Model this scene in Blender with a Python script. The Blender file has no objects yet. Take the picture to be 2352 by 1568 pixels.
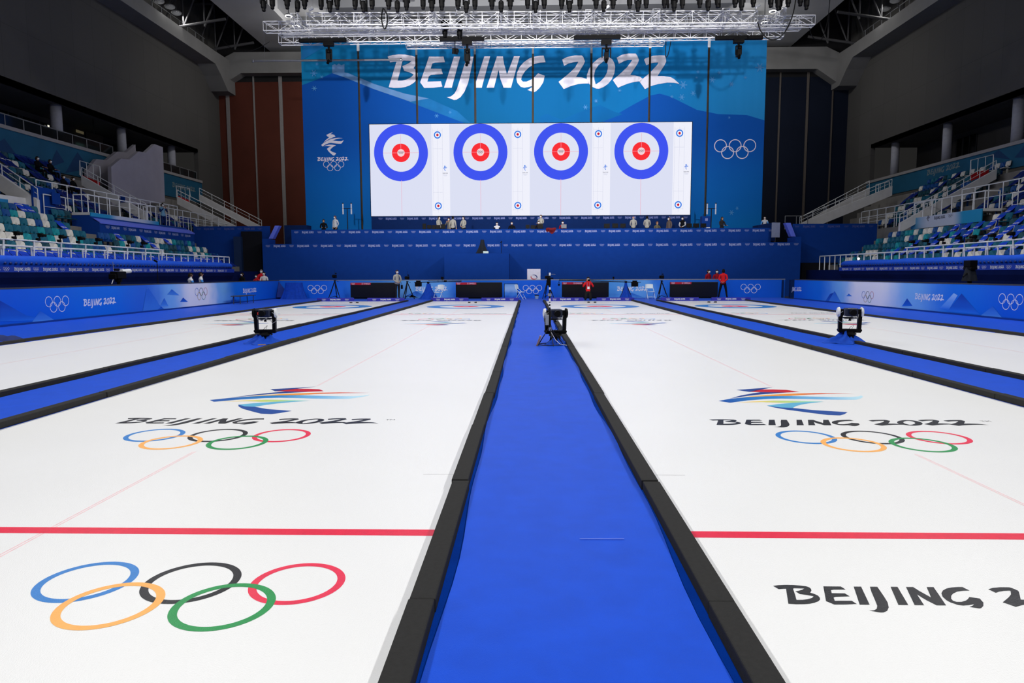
import bpy, bmesh, math, random
from mathutils import Vector, Matrix, Euler
from mathutils.geometry import tessellate_polygon
random.seed(7)
PI = math.pi
C = bpy.context.scene.collection
# ---------------------------------------------------------------- camera model (lens measured from the photo)
FPX, CAMH, YAW, PITCH, ROLL = 1580.114, 1.56593, 0.0238561, 0.0991253, -0.00259532
def ray(px, py):
    x = (px-1176)/FPX; y = -(py-784)/FPX
    c, s = math.cos(ROLL), math.sin(ROLL); x, y = c*x-s*y, s*x+c*y
    d = (x, math.cos(PITCH)+y*math.sin(PITCH), -math.sin(PITCH)+y*math.cos(PITCH))
    c, s = math.cos(YAW), math.sin(YAW)
    return Vector((c*d[0]-s*d[1], s*d[0]+c*d[1], d[2]))
EYE = Vector((0, 0, CAMH))
def P(px, py, X=None, Y=None, Z=None):
    d = ray(px, py)
    t = X/d[0] if X is not None else Y/d[1] if Y is not None else (Z-CAMH)/d[2]
    return EYE+d*t
def PX(v):
    v = Vector(v)-EYE
    c, s = math.cos(-YAW), math.sin(-YAW); v = Vector((c*v[0]-s*v[1], s*v[0]+c*v[1], v[2]))
    z = v[1]*math.cos(PITCH)-v[2]*math.sin(PITCH); y = v[1]*math.sin(PITCH)+v[2]*math.cos(PITCH)
    if z < .1: return (-9999, -9999)
    x = v[0]/z; y = y/z
    c, s = math.cos(-ROLL), math.sin(-ROLL); x, y = c*x-s*y, s*x+c*y
    return (1176+FPX*x, 784-FPX*y)

# ---------------------------------------------------------------- materials
def lin(c):
    return tuple(((v/255)/12.92 if v/255 <= .04045 else ((v/255+.055)/1.055)**2.4) for v in c)
MATS = {}
def mat(name, rgb, rough=.6, metal=0, spec=.4, var=.06, scale=6, bump=0, bscale=60, sheen=0, emit=None, estr=1, coat=0, sheentint=None):
    """Procedural Principled material: base colour with a slight noise variation, optional bump."""
    if name in MATS: return MATS[name]
    m = bpy.data.materials.new(name); m.use_nodes = True
    nt = m.node_tree; b = nt.nodes['Principled BSDF']
    col = lin(rgb)
    b.inputs['Roughness'].default_value = rough
    b.inputs['Metallic'].default_value = metal
    b.inputs['Specular IOR Level'].default_value = spec
    tc = nt.nodes.new('ShaderNodeTexCoord')
    if var > 0:
        n = nt.nodes.new('ShaderNodeTexNoise'); n.inputs['Scale'].default_value = scale; n.inputs['Detail'].default_value = 4
        nt.links.new(tc.outputs['Object'], n.inputs['Vector'])
        r = nt.nodes.new('ShaderNodeValToRGB')
        r.color_ramp.elements[0].position = .3; r.color_ramp.elements[1].position = .7
        r.color_ramp.elements[0].color = tuple(v*(1-var) for v in col)+(1,)
        r.color_ramp.elements[1].color = tuple(min(1, v*(1+var)) for v in col)+(1,)
        nt.links.new(n.outputs['Fac'], r.inputs['Fac']); nt.links.new(r.outputs['Color'], b.inputs['Base Color'])
    else:
        b.inputs['Base Color'].default_value = col+(1,)
    if bump > 0:
        n2 = nt.nodes.new('ShaderNodeTexNoise'); n2.inputs['Scale'].default_value = bscale; n2.inputs['Detail'].default_value = 3
        nt.links.new(tc.outputs['Object'], n2.inputs['Vector'])
        bp = nt.nodes.new('ShaderNodeBump'); bp.inputs['Strength'].default_value = bump; bp.inputs['Distance'].default_value = .01
        nt.links.new(n2.outputs['Fac'], bp.inputs['Height']); nt.links.new(bp.outputs['Normal'], b.inputs['Normal'])
    if sheen:
        b.inputs['Sheen Weight'].default_value = sheen; b.inputs['Sheen Roughness'].default_value = .5
        if sheentint: b.inputs['Sheen Tint'].default_value = lin(sheentint)+(1,)
    if coat:
        b.inputs['Coat Weight'].default_value = coat; b.inputs['Coat Roughness'].default_value = .1
    if emit:
        b.inputs['Emission Color'].default_value = lin(emit)+(1,); b.inputs['Emission Strength'].default_value = estr
    MATS[name] = m
    return m
def ramp_mat(name, axis, stops, rough=.5, spec=.35, var=.12, scale=1.2):
    """Printed sheet: colours change along one object axis (the print's own colours), mottled by noise."""
    m = bpy.data.materials.new(name); m.use_nodes = True; nt = m.node_tree; b = nt.nodes['Principled BSDF']
    b.inputs['Roughness'].default_value = rough; b.inputs['Specular IOR Level'].default_value = spec
    tc = nt.nodes.new('ShaderNodeTexCoord'); sp = nt.nodes.new('ShaderNodeSeparateXYZ')
    nt.links.new(tc.outputs['Object'], sp.inputs[0])
    lo, hi = stops[0][0], stops[-1][0]
    mr = nt.nodes.new('ShaderNodeMapRange'); mr.inputs['From Min'].default_value = lo; mr.inputs['From Max'].default_value = hi
    n = nt.nodes.new('ShaderNodeTexNoise'); n.inputs['Scale'].default_value = scale; n.inputs['Detail'].default_value = 3
    nt.links.new(tc.outputs['Object'], n.inputs['Vector'])
    ad = nt.nodes.new('ShaderNodeMath'); ad.operation = 'MULTIPLY_ADD'; ad.inputs[1].default_value = var; ad.inputs[2].default_value = -var/2
    nt.links.new(n.outputs['Fac'], ad.inputs[0])
    a2 = nt.nodes.new('ShaderNodeMath'); a2.operation = 'ADD'
    nt.links.new(sp.outputs['XYZ'.index(axis)], mr.inputs['Value'])
    nt.links.new(mr.outputs[0], a2.inputs[0]); nt.links.new(ad.outputs[0], a2.inputs[1])
    r = nt.nodes.new('ShaderNodeValToRGB'); r.color_ramp.interpolation = 'EASE'
    while len(r.color_ramp.elements) < len(stops): r.color_ramp.elements.new(.5)
    for e, (p, c) in zip(r.color_ramp.elements, stops): e.position = (p-lo)/(hi-lo)
    for e, (p, c) in zip(r.color_ramp.elements, stops): e.position = (p-lo)/(hi-lo); e.color = lin(c)+(1,)
    nt.links.new(a2.outputs[0], r.inputs['Fac']); nt.links.new(r.outputs['Color'], b.inputs['Base Color'])
    return m
def emat(name, rgb, s=1):
    if name in MATS: return MATS[name]
    m = bpy.data.materials.new(name); m.use_nodes = True; nt = m.node_tree; b = nt.nodes['Principled BSDF']
    b.inputs['Base Color'].default_value = (.004, .004, .004, 1); b.inputs['Roughness'].default_value = .9; b.inputs['Specular IOR Level'].default_value = 0
    # fine rows of diodes
    tc = nt.nodes.new('ShaderNodeTexCoord'); w = nt.nodes.new('ShaderNodeTexWave'); w.bands_direction = 'Z'; w.inputs['Scale'].default_value = 12
    nt.links.new(tc.outputs['Object'], w.inputs['Vector'])
    r = nt.nodes.new('ShaderNodeValToRGB'); k = lin(rgb)
    r.color_ramp.elements[0].color = tuple(v*.95 for v in k)+(1,); r.color_ramp.elements[1].color = k+(1,)
    nt.links.new(w.outputs['Fac'], r.inputs['Fac']); nt.links.new(r.outputs['Color'], b.inputs['Emission Color'])
    b.inputs['Emission Strength'].default_value = s
    MATS[name] = m
    return m

# ---------------------------------------------------------------- objects
def tag(o, label=None, cat=None, group=None, kind=None):
    if label: o['label'] = label
    if cat: o['category'] = cat
    if group: o['group'] = group
    if kind: o['kind'] = kind
    return o
def wloc(o):
    v = Vector((0, 0, 0))
    while o is not None:
        v += o.location; o = o.parent
    return v
def empty(name, loc, label=None, cat=None, group=None, kind=None):
    o = bpy.data.objects.new(name, None); o.empty_display_size = .2; C.objects.link(o); o.location = loc
    return tag(o, label, cat, group, kind)
class MB:
    """collects faces; build() links them as ONE mesh object"""
    def __init__(s): s.v = []; s.f = []; s.m = []
    def add(s, vs, fs, m=0):
        o = len(s.v); s.v += [tuple(v) for v in vs]
        for f in fs: s.f.append(tuple(i+o for i in f)); s.m.append(m)
        return s
    def box(s, lo, hi, m=0):
        x0, y0, z0 = lo; x1, y1, z1 = hi
        return s.add([(x0,y0,z0),(x1,y0,z0),(x1,y1,z0),(x0,y1,z0),(x0,y0,z1),(x1,y0,z1),(x1,y1,z1),(x0,y1,z1)],
                     [(0,3,2,1),(4,5,6,7),(0,1,5,4),(1,2,6,5),(2,3,7,6),(3,0,4,7)], m)
    def cbox(s, c, d, m=0):
        return s.box([c[i]-d[i]/2 for i in range(3)], [c[i]+d[i]/2 for i in range(3)], m)
    def obox(s, c, d, rot, m=0):
        R = Euler(rot).to_matrix(); n = MB().box([-v/2 for v in d], [v/2 for v in d])
        return s.add([R @ Vector(v)+Vector(c) for v in n.v], n.f, m)
    def tube(s, a, b, r, n=8, m=0, r2=None, caps=True):
        a, b = Vector(a), Vector(b); r2 = r if r2 is None else r2
        z = (b-a).normalized(); x = z.orthogonal().normalized(); y = z.cross(x)
        vs = [a+(x*math.cos(2*PI*i/n)+y*math.sin(2*PI*i/n))*r for i in range(n)]+[b+(x*math.cos(2*PI*i/n)+y*math.sin(2*PI*i/n))*r2 for i in range(n)]
        fs = [(i, (i+1) % n, (i+1) % n+n, i+n) for i in range(n)]
        if caps: fs += [tuple(range(n-1, -1, -1)), tuple(range(n, 2*n))]
        return s.add(vs, fs, m)
    def path(s, pts, r, n=6, m=0):
        """one continuous tube along a polyline"""
        pts = [Vector(p) for p in pts]; rings = []
        x = None
        for i, p in enumerate(pts):
            d = (pts[min(i+1, len(pts)-1)]-pts[max(i-1, 0)]).normalized()
            x = d.orthogonal().normalized() if x is None else (x-d*x.dot(d)).normalized()
            y = d.cross(x)
            rings += [p+(x*math.cos(2*PI*k/n)+y*math.sin(2*PI*k/n))*r for k in range(n)]
        fs = [(i*n+k, i*n+(k+1) % n, (i+1)*n+(k+1) % n, (i+1)*n+k) for i in range(len(pts)-1) for k in range(n)]
        e = (len(pts)-1)*n
        return s.add(rings, fs+[tuple(range(n-1, -1, -1)), tuple(range(e, e+n))], m)
    def lathe(s, c, prof, n=16, m=0, axis='Z'):
        c = Vector(c); vs = []
        for r, h in prof:
            for k in range(n):
                a = 2*PI*k/n; q = (r*math.cos(a), r*math.sin(a), h)
                vs.append(c+Vector(q if axis == 'Z' else (h, q[0], q[1]) if axis == 'X' else (q[1], h, q[0])))
        L = len(prof)
        fs = [(i*n+k, i*n+(k+1) % n, (i+1)*n+(k+1) % n, (i+1)*n+k) for i in range(L-1) for k in range(n)]
        return s.add(vs, fs+[tuple(range(n-1, -1, -1)), tuple(range((L-1)*n, L*n))], m)
    def ball(s, c, r, n=10, m=0):
        r = (r, r, r) if not hasattr(r, '__len__') else r
        vs = []; fs = []; h = n//2+1
        for i in range(h+1):
            t = PI*i/h
            for k in range(n):
                a = 2*PI*k/n
                vs.append((c[0]+r[0]*math.sin(t)*math.cos(a), c[1]+r[1]*math.sin(t)*math.sin(a), c[2]+r[2]*math.cos(t)))
        fs = [(i*n+k, (i+1)*n+k, (i+1)*n+(k+1) % n, i*n+(k+1) % n) for i in range(h) for k in range(n)]
        return s.add(vs, fs, m)
    def prism(s, poly, fn, t0, t1, m=0):
        """extrude a 2-D polygon: fn(u,v,t) -> 3-D"""
        n = len(poly)
        vs = [fn(u, v, t0) for u, v in poly]+[fn(u, v, t1) for u, v in poly]
        return s.add(vs, [tuple(range(n-1, -1, -1)), tuple(range(n, 2*n))]+[(i, (i+1) % n, (i+1) % n+n, i+n) for i in range(n)], m)
    def poly(s, loops, fn, m=0):
        """flat polygon with holes: loops of 2-D points, fn(u,v) -> 3-D"""
        ls = [[Vector((u, v, 0)) for u, v in l] for l in loops]
        tr = tessellate_polygon(ls); flat = [p for l in ls for p in l]
        return s.add([fn(p.x, p.y) for p in flat], [tuple(t) for t in tr], m)
    def quad(s, a, b, c, d, m=0): return s.add([a, b, c, d], [(0, 1, 2, 3)], m)
    def grid(s, nu, nv, fn, m=0):
        vs = [fn(i/nu, j/nv) for i in range(nu+1) for j in range(nv+1)]
        return s.add(vs, [(i*(nv+1)+j, (i+1)*(nv+1)+j, (i+1)*(nv+1)+j+1, i*(nv+1)+j+1) for i in range(nu) for j in range(nv)], m)
    def build(s, name, mats, parent=None, local=False, smooth=False, loc=None, bevel=0, fixn=False, solid=0):
        if not isinstance(mats, (list, tuple)): mats = [mats]
        if parent is not None: off = Vector((0, 0, 0)) if local else wloc(parent); base = Vector((0, 0, 0))
        elif loc is not None: off = Vector(loc); base = off
        else:
            xs = [v[0] for v in s.v]; ys = [v[1] for v in s.v]; zs = [v[2] for v in s.v]
            off = base = Vector(((min(xs)+max(xs))/2, (min(ys)+max(ys))/2, min(zs)))
        if local and parent is None: off = Vector((0, 0, 0)); base = off
        me = bpy.data.meshes.new(name)
        me.from_pydata([(v[0]-off[0], v[1]-off[1], v[2]-off[2]) for v in s.v], [], s.f)
        for m in mats: me.materials.append(m)
        me.polygons.foreach_set('material_index', s.m)
        if smooth: me.polygons.foreach_set('use_smooth', [True]*len(s.f))
        if fixn:
            bm = bmesh.new(); bm.from_mesh(me); bmesh.ops.recalc_face_normals(bm, faces=bm.faces); bm.to_mesh(me); bm.free()
        me.update()
        o = bpy.data.objects.new(name, me); C.objects.link(o); o.location = base
        if parent is not None: o.parent = parent
        if solid:
            d = o.modifiers.new('s', 'SOLIDIFY'); d.thickness = solid
        if bevel:
            d = o.modifiers.new('b', 'BEVEL'); d.width = bevel; d.segments = 2; d.limit_method = 'ANGLE'; d.angle_limit = 1
        return o
KIDS = {}
def copy_tree(o, parent=None):
    c = o.copy(); C.objects.link(c)
    if parent is not None: c.parent = parent
    for ch in list(o.children): copy_tree(ch, c)
    return c
ONES = 'zeroth first second third fourth fifth sixth seventh eighth ninth tenth eleventh twelfth thirteenth fourteenth fifteenth sixteenth seventeenth eighteenth nineteenth'.split()
TENS = {2: ('twentieth', 'twenty'), 3: ('thirtieth', 'thirty'), 4: ('fortieth', 'forty'), 5: ('fiftieth', 'fifty'), 6: ('sixtieth', 'sixty')}
def nth(n):
    if n < 20: return ONES[n]
    t, u = divmod(n, 10)
    return TENS[t][0] if u == 0 else TENS[t][1]+'-'+ONES[u]

# ---------------------------------------------------------------- lettering BEIJING 2022, traced in the photo's own pixels off the flat backdrop
def _tr(pts, ox, oy, sc): return [(ox+x/sc, oy+y/sc) for x, y in pts]
_a = lambda p: _tr(p, 880, 110, 11.76)
_b = lambda p: _tr(p, 1070, 110, 11.76)
_c = lambda p: _tr(p, 1270, 110, 12.06)
_d = lambda p: _tr(p, 1400, 110, 12.06)
GLYPHS = [
 [_a([(120,235),(250,195),(420,175),(600,180),(760,210),(860,240),(905,290),(915,360),(890,450),(820,545),(890,600),(935,680),(935,770),(905,860),(830,940),(720,1010),(600,1055),(480,1075),(300,1080),(150,1060),(360,370),(300,372),(190,390)]),
  _a([(545,340),(770,350),(700,410),(600,460),(520,490),(570,620),(700,655),(825,715),(760,790),(640,850),(520,880),(390,885),(455,640),(515,370)])],
 [_a([(1240,235),(1630,235),(1670,385),(1400,395),(1330,420),(1285,560),(1570,565),(1610,705),(1290,730),(1235,765),(1195,910),(1560,900),(1600,1045),(1350,1075),(1110,1080),(1000,930)])],
 [_a([(1915,235),(2080,235),(1855,1075),(1645,1075)])],
 [_a([(2275,235),(2440,235),(2350,700),(2290,960),(2200,1180),(2090,1330),(1980,1400),(1910,1405),(1720,1330),(1830,1310),(1920,1240),(1990,1120),(2060,900),(2180,500)])],
 [_b([(500,230),(655,230),(430,1075),(222,1075)])],
 [_b([(840,230),(1000,230),(1030,420),(1110,720),(1300,225),(1455,225),(1220,1075),(1020,1075),(930,830),(885,590),(760,1075),(560,1075)])],
 [_b([(2100,210),(2150,385),(2000,395),(1850,435),(1700,530),(1590,640),(1510,770),(1495,860),(1540,910),(1640,910),(1770,850),(1860,780),(1950,685),(2130,750),(2090,930),(1990,1080),(1900,1165),(1840,1195),(1665,1135),(1790,1060),(1840,1010),(1720,1050),(1580,1075),(1480,1050),(1390,940),(1365,830),(1380,680),(1450,520),(1560,390),(1700,290),(1850,235),(2000,212)])],
 [_c([(255,320),(400,250),(600,210),(800,210),(840,250),(885,370),(860,440),(640,805),(800,815),(930,860),(1010,985),(850,985),(700,1000),(500,1055),(300,1140),(155,940),(440,710),(600,560),(700,400),(690,380),(560,395),(420,435),(310,495)])],
 [_c([(1370,240),(1250,300),(1110,420),(1000,580),(940,760),(940,870),(1000,990),(1090,1080),(1200,1125),(1280,1130),(1400,1085),(1530,990),(1630,870),(1700,700),(1725,530),(1700,420),(1640,310),(1560,260),(1460,235)]),
  _c([(1400,370),(1260,480),(1170,610),(1140,760),(1150,880),(1185,1010),(1300,940),(1420,820),(1490,700),(1520,580),(1525,470),(1500,410),(1460,370)])],
 [_d([(200,270),(340,190),(520,155),(720,155),(760,200),(815,330),(780,430),(570,750),(720,765),(850,800),(920,858),(845,935),(820,925),(700,940),(500,990),(235,1100),(90,890),(300,710),(480,540),(600,380),(630,330),(500,335),(400,365),(260,440)])],
 [_d([(960,330),(980,295),(1200,220),(1400,205),(1530,210),(1560,290),(1570,380),(1520,480),(1330,775),(1500,780),(1700,810),(1810,880),(1935,995),(1780,965),(1600,960),(1350,1000),(1150,1055),(980,1140),(830,930),(920,855),(1130,680),(1330,460),(1355,400),(1240,405),(1130,430),(1020,480)])],
]
UNIT = [[[((x-890)/71.4, (201.4-y)/71.4) for x, y in l] for l in g] for g in GLYPHS]
TEXTW = (1561-890)/71.4
def lettering(mb, o, r, u, cap, width=None, m=0, glyphs=None):
    """BEIJING 2022: baseline start o, unit vectors r (reading direction) and u (up)"""
    o, r, u = Vector(o), Vector(r), Vector(u); kx = cap if width is None else width/TEXTW
    for g in (UNIT if glyphs is None else [UNIT[i] for i in glyphs]):
        mb.poly(g, lambda a, b: o+r*(a*kx)+u*(b*cap), m)
    return mb
RINGC = [(-2.3, 0), (0, 0), (2.3, 0), (-1.15, -1.05), (1.15, -1.05)]      # blue black red / yellow green, in ring radii
def annulus(mb, c, r, u, ro, ri, n=40, m=0, lift=None):
    c, r, u = Vector(c), Vector(r), Vector(u)
    vs = [c+(r*math.cos(2*PI*k/n)+u*math.sin(2*PI*k/n))*ro for k in range(n)]+[c+(r*math.cos(2*PI*k/n)+u*math.sin(2*PI*k/n))*ri for k in range(n)]
    return mb.add(vs, [(k, (k+1) % n, (k+1) % n+n, k+n) for k in range(n)], m)
def rings(mb, c, r, u, R, nrm, ms=(0, 0, 0, 0, 0), thick=.17, n=36):
    """five rings centred between the rows; nrm lifts each ring a hair off the last"""
    c, r, u, nrm = Vector(c), Vector(r), Vector(u), Vector(nrm)
    for i, (a, b) in enumerate(RINGC):
        annulus(mb, c+r*(a*R)+u*((b+.52)*R)+nrm*(.0004*i), r, u, R, R*(1-thick), n, ms[i])
    return mb
# emblem, traced off the ice of the right-hand sheet and laid flat: x in metres from the sheet's centre line, y up
_e = lambda p: [tuple(P(x, y, Z=0))[:2] for x, y in _tr(p, 1640, 875, 6.533)]
_raw = [(0, [(335,132),(880,92),(720,125),(540,162),(530,162)]),
 (1, [(540,162),(640,135),(720,125),(900,125),(1090,132),(1180,145),(1280,162),(1100,170),(900,168),(700,165)]),
 (2, [(240,262),(400,215),(600,180),(700,165),(900,168),(1100,170),(900,185),(700,200),(500,222),(350,245)]),
 (3, [(400,245),(600,222),(800,205),(1000,195),(1250,185),(1600,180),(2090,188),(1700,192),(1400,203),(1150,220),(900,225),(700,228),(500,240)]),
 (4, [(65,297),(240,265),(500,240),(700,230),(900,224),(1150,222),(1500,232),(1800,238),(2050,238),(2160,230),(2210,215),(2240,235),(2200,262),(2130,280),(1900,280),(1600,275),(1300,268),(1000,262),(800,268),(500,290),(240,325)]),
 (5, [(330,322),(600,305),(900,292),(1200,295),(1650,308),(1400,315),(1180,325),(1000,325),(700,315),(500,318)]),
 (6, [(790,368),(950,345),(1180,325),(1400,315),(1650,308),(1450,330),(1320,350),(1230,375),(1180,402),(1000,395)]),
 (7, [(790,368),(1000,395),(1180,402),(1500,435),(2005,465),(1960,495),(1890,515),(1700,508),(1400,470),(1100,430),(900,395)])]
EMBLEM = [(k, [(x-3.347, y-8.4) for x, y in _e(p)]) for k, p in _raw]      # centred at about its own middle
def emblem(mb, c, r, u, k=1, ms=None, ky=None):
    c, r, u = Vector(c), Vector(r), Vector(u); ky = k if ky is None else ky
    for i, p in EMBLEM: mb.poly([p], lambda a, b: c+r*(a*k)+u*(b*ky), 0 if ms is None else ms[i])
    return mb
def text_mesh(txt, size):
    cu = bpy.data.curves.new('t', 'FONT'); cu.body = txt; cu.size = size
    o = bpy.data.objects.new('t', cu); C.objects.link(o); bpy.context.view_layer.update()
    me = bpy.data.meshes.new_from_object(o.evaluated_get(bpy.context.evaluated_depsgraph_get()))
    vs = [tuple(v.co) for v in me.vertices]; fs = [tuple(p.vertices) for p in me.polygons]
    bpy.data.objects.remove(o); bpy.data.meshes.remove(me); bpy.data.curves.remove(cu)
    return vs, fs
def text_on(mb, txt, size, o, r, u, m=0):
    vs, fs = text_mesh(txt, size); o, r, u = Vector(o), Vector(r), Vector(u)
    return mb.add([o+r*v[0]+u*v[1] for v in vs], fs, m)
XR, YF, ZU = Vector((1, 0, 0)), Vector((0, 1, 0)), Vector((0, 0, 1))
# ---------------------------------------------------------------- materials of the place
ICE = mat('ice', (238,239,240), rough=.27, spec=.3, var=.012, scale=.8, bump=.22, bscale=160)
INK_R = mat('ice_red', (228,28,66), rough=.34, spec=.35, var=.06, scale=30, bump=.22, bscale=160)
INK_P = mat('ice_thread', (238,190,196), rough=.4, var=.1, scale=20)
INK_B = mat('ice_blue', (52,128,205), rough=.34, spec=.35, var=.05, scale=20, bump=.22, bscale=160)
INK_K = mat('ice_black', (30,31,36), rough=.34, spec=.35, var=.2, scale=40, bump=.22, bscale=160)
INK_Y = mat('ice_yellow', (253,180,95), rough=.34, spec=.35, var=.05, scale=20, bump=.22, bscale=160)
INK_G = mat('ice_green', (38,148,80), rough=.34, spec=.35, var=.06, scale=20, bump=.22, bscale=160)
INK_C = mat('ice_crimson', (232,48,82), rough=.34, spec=.35, var=.06, scale=20, bump=.22, bscale=160)
CARPET = mat('carpet', (6,74,208), rough=.38, spec=.09, var=.07, scale=5, bump=.2, bscale=300, sheen=.4, sheentint=(110,150,255))
EDGE_SHADE = mat('carpet_edge_shade', (0,52,150), rough=.95, spec=.05, var=.1, scale=5, bump=.4, bscale=200)  # darker blue that stands for shade along the folded carpet edges
FOAM = mat('foam', (46,46,46), rough=.9, spec=.15, var=.08, scale=40, bump=.3, bscale=250)
WHITE = mat('white_paint', (236,238,242), rough=.5, var=.03)
PRINTW = mat('white_print', (232,236,250), rough=.5, var=.02)
NAVY = mat('navy_fabric', (12,60,146), rough=.85, spec=.15, var=.05, scale=3)
NAVYD = mat('navy_dark', (8,38,92), rough=.85, spec=.15, var=.08, scale=3)
PURP = mat('board_purple', (42,44,168), rough=.5, var=.04)
PERI = mat('periwinkle', (98,118,235), rough=.6, var=.04)
DIMW = mat('dim_print', (128,142,205), rough=.6, var=.05)
BLACK = mat('black_plastic', (9,9,10), rough=.5, var=.15, scale=20, spec=.1)
BLACKM = mat('black_metal', (14,14,16), rough=.5, metal=0, spec=.2, var=.1)
DGREY = mat('dark_grey', (62,64,68), rough=.6, var=.08)
MGREY = mat('mid_grey', (120,122,126), rough=.5, var=.06)
STEEL = mat('steel', (170,172,178), rough=.35, metal=.6, var=.05)
ALU = mat('truss_aluminium', (240,241,243), rough=.5, metal=0, spec=.3, var=.05)
RAILW = mat('rail_white', (225,228,232), rough=.4, var=.04)
CLOTHB = mat('blue_cloth', (10,66,176), rough=.8, spec=.2, var=.12, scale=8, bump=.3, bscale=20)
SCREENB = mat('black_screen', (9,9,11), rough=.3, spec=.5, var=.1, scale=3)
REDSTRIP = mat('red_strip', (190,22,52), rough=.5, var=.04)
CONC = mat('concrete', (128,126,124), rough=.85, spec=.2, var=.08, scale=2)
PARAPET = mat('parapet_white', (218,218,220), rough=.8, spec=.2, var=.06, scale=2)

SHEETX = [-9.257, -2.955, 3.347, 9.648]; HW = 2.4
HOG, FHOG, TEE = 4.026, 25.971, 32.372
YN, YE = -7.0, 38.55
# ---------------------------------------------------------------- floor under everything
MB().box((-38, -12, -.3), (38, 74, -.06)).build('floor', mat('slab', (40,48,70), rough=.9, var=.1, scale=1))['kind'] = 'structure'
def emblem_mats():
    def grad(n, st): return ramp_mat('emblem_'+n, 'X', st, rough=.34, var=.05, scale=8)
    return [mat('em_navy', (36,66,140), rough=.34, var=.05), mat('em_red', (196,26,44), rough=.34, var=.05), mat('em_navy2', (30,62,138), rough=.34, var=.05),
            ('X', [(-.8,(245,196,84)),(0,(238,150,60)),(.4,(222,92,52)),(.85,(206,52,52))]),
            ('X', [(-1,(22,82,166)),(-.3,(40,128,200)),(.2,(110,176,225)),(.9,(190,228,244))]),
            ('X', [(-.7,(248,206,84)),(-.2,(188,214,130)),(.1,(150,215,190)),(.45,(120,200,222))]),
            mat('em_sky', (98,178,216), rough=.34, var=.05), mat('em_deep', (30,76,156), rough=.34, var=.05)]
EMATS = [m if not isinstance(m, tuple) else ramp_mat('emblem_grad', m[0], m[1], rough=.34, var=.04, scale=8) for m in emblem_mats()]
WHO = ['far left', 'centre left', 'centre right', 'far right']
for k, cx in enumerate(SHEETX):
    ice = MB().box((cx-HW, YN, -.05), (cx+HW, YE, 0)).build('ice_sheet', ICE, loc=(cx, YE, -.05))
    where = ['between the left barrier carpet and the left runner', 'just left of the middle blue runner', 'just right of the middle blue runner', 'between the right runner and the right barrier carpet'][k]
    tag(ice, 'white curling sheet of ice '+where, 'ice sheet', 'curling sheets')
    def fl(name, mb, ms, lab=None):
        o = mb.build(name, ms, ice)
        if lab: o['label'] = lab
        return o
    h = .0005
    G = lambda a, b, z=h: Vector((a, b, z))
    mb = MB(); mb.quad(G(cx-HW, HOG-.05), G(cx+HW, HOG-.05), G(cx+HW, HOG+.05), G(cx-HW, HOG+.05)); fl('hog_line', mb, INK_R, 'thick red line across the ice at the near end')
    mb = MB(); mb.quad(G(cx-HW, FHOG-.05), G(cx+HW, FHOG-.05), G(cx+HW, FHOG+.05), G(cx-HW, FHOG+.05)); fl('hog_line', mb, INK_R, 'red line across the ice at the far end')
    mb = MB()
    for ya_, yb_ in ((YN, 5.9), (9.45, HOG+FHOG-9.45), (HOG+FHOG-5.9, YE-.6)):
        for dx in (-.011, .011): mb.quad(G(cx+dx-.004, ya_, .0003), G(cx+dx+.004, ya_, .0003), G(cx+dx+.004, yb_, .0003), G(cx+dx-.004, yb_, .0003))
    fl('centre_line', mb, INK_P, 'thin pale pink double thread')
    mb = MB()
    for y in (TEE, TEE+1.829): mb.quad(G(cx-HW, y-.006, .0003), G(cx+HW, y-.006, .0003), G(cx+HW, y+.006, .0003), G(cx-HW, y+.006, .0003))
    fl('tee_line', mb, INK_P)
    mb = MB()
    for sx in (-1, 1): mb.quad(G(cx+sx*HW, HOG+1.216, .0003), G(cx+sx*(HW-.27), HOG+1.216, .0003), G(cx+sx*(HW-.27), HOG+1.224, .0003), G(cx+sx*HW, HOG+1.224, .0003))
    fl('courtesy_line', mb, mat('grey_thread', (170,170,175)), 'short thin grey line at the edge of the ice')
    mb = MB()
    annulus(mb, G(cx, TEE, .0006), XR, YF, 1.829, 1.219, 72, 0); annulus(mb, G(cx, TEE, .0006), XR, YF, .61, .15, 48, 1)
    fl('house', mb, [INK_B, INK_R], 'target of a blue ring and a red ring')
    RM = [INK_B, INK_K, INK_C, INK_Y, INK_G]
    for end in (0, 1):
        # the far end is the near one turned half round
        Q = (lambda a, b, z=h: Vector((cx+a, b, z))) if end == 0 else (lambda a, b, z=h: Vector((cx-a, HOG+FHOG-b, z)))
        r = XR if end == 0 else -XR; u = YF if end == 0 else -YF
        fl('lettering', lettering(MB(), Q(-1.415, 7.03), r, u, .262, 2.8), INK_K, 'black words and date of the games')
        fl('rings', rings(MB(), Q(-.07, 6.375), r, u, .272, ZU*.25, (0, 1, 2, 3, 4), n=80), RM, 'five coloured rings')
        mb = MB(); emblem(mb, Q(0, 8.4), r, u, 1, list(range(8)))
        o = mb.build('emblem', EMATS, ice); o['label'] = 'emblem of a skier in blue, red and orange ribbons'
        # ribbons change colour along their own length: put the mesh origin at the emblem's middle
        d = o.data; off = Q(0, 8.4)-wloc(ice)
        rot = Matrix.Rotation(PI*end, 4, 'Z'); M = Matrix.Translation(off) @ rot
        d.transform(M.inverted()); o.matrix_local = M
        fl('lettering', lettering(MB(), Q(-2.12, 3.155), r, u, .19, 1.76), INK_K, 'smaller black words and date behind the line')
        fl('rings', rings(MB(), Q(1.235, 3.215), r, u, .237, ZU*.25, (0, 1, 2, 3, 4), n=80), RM, 'five coloured rings behind the line')
        fl('trademark', text_on(MB(), 'TM', .075, Q(1.42, 7.22), r, u), INK_K)
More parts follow.
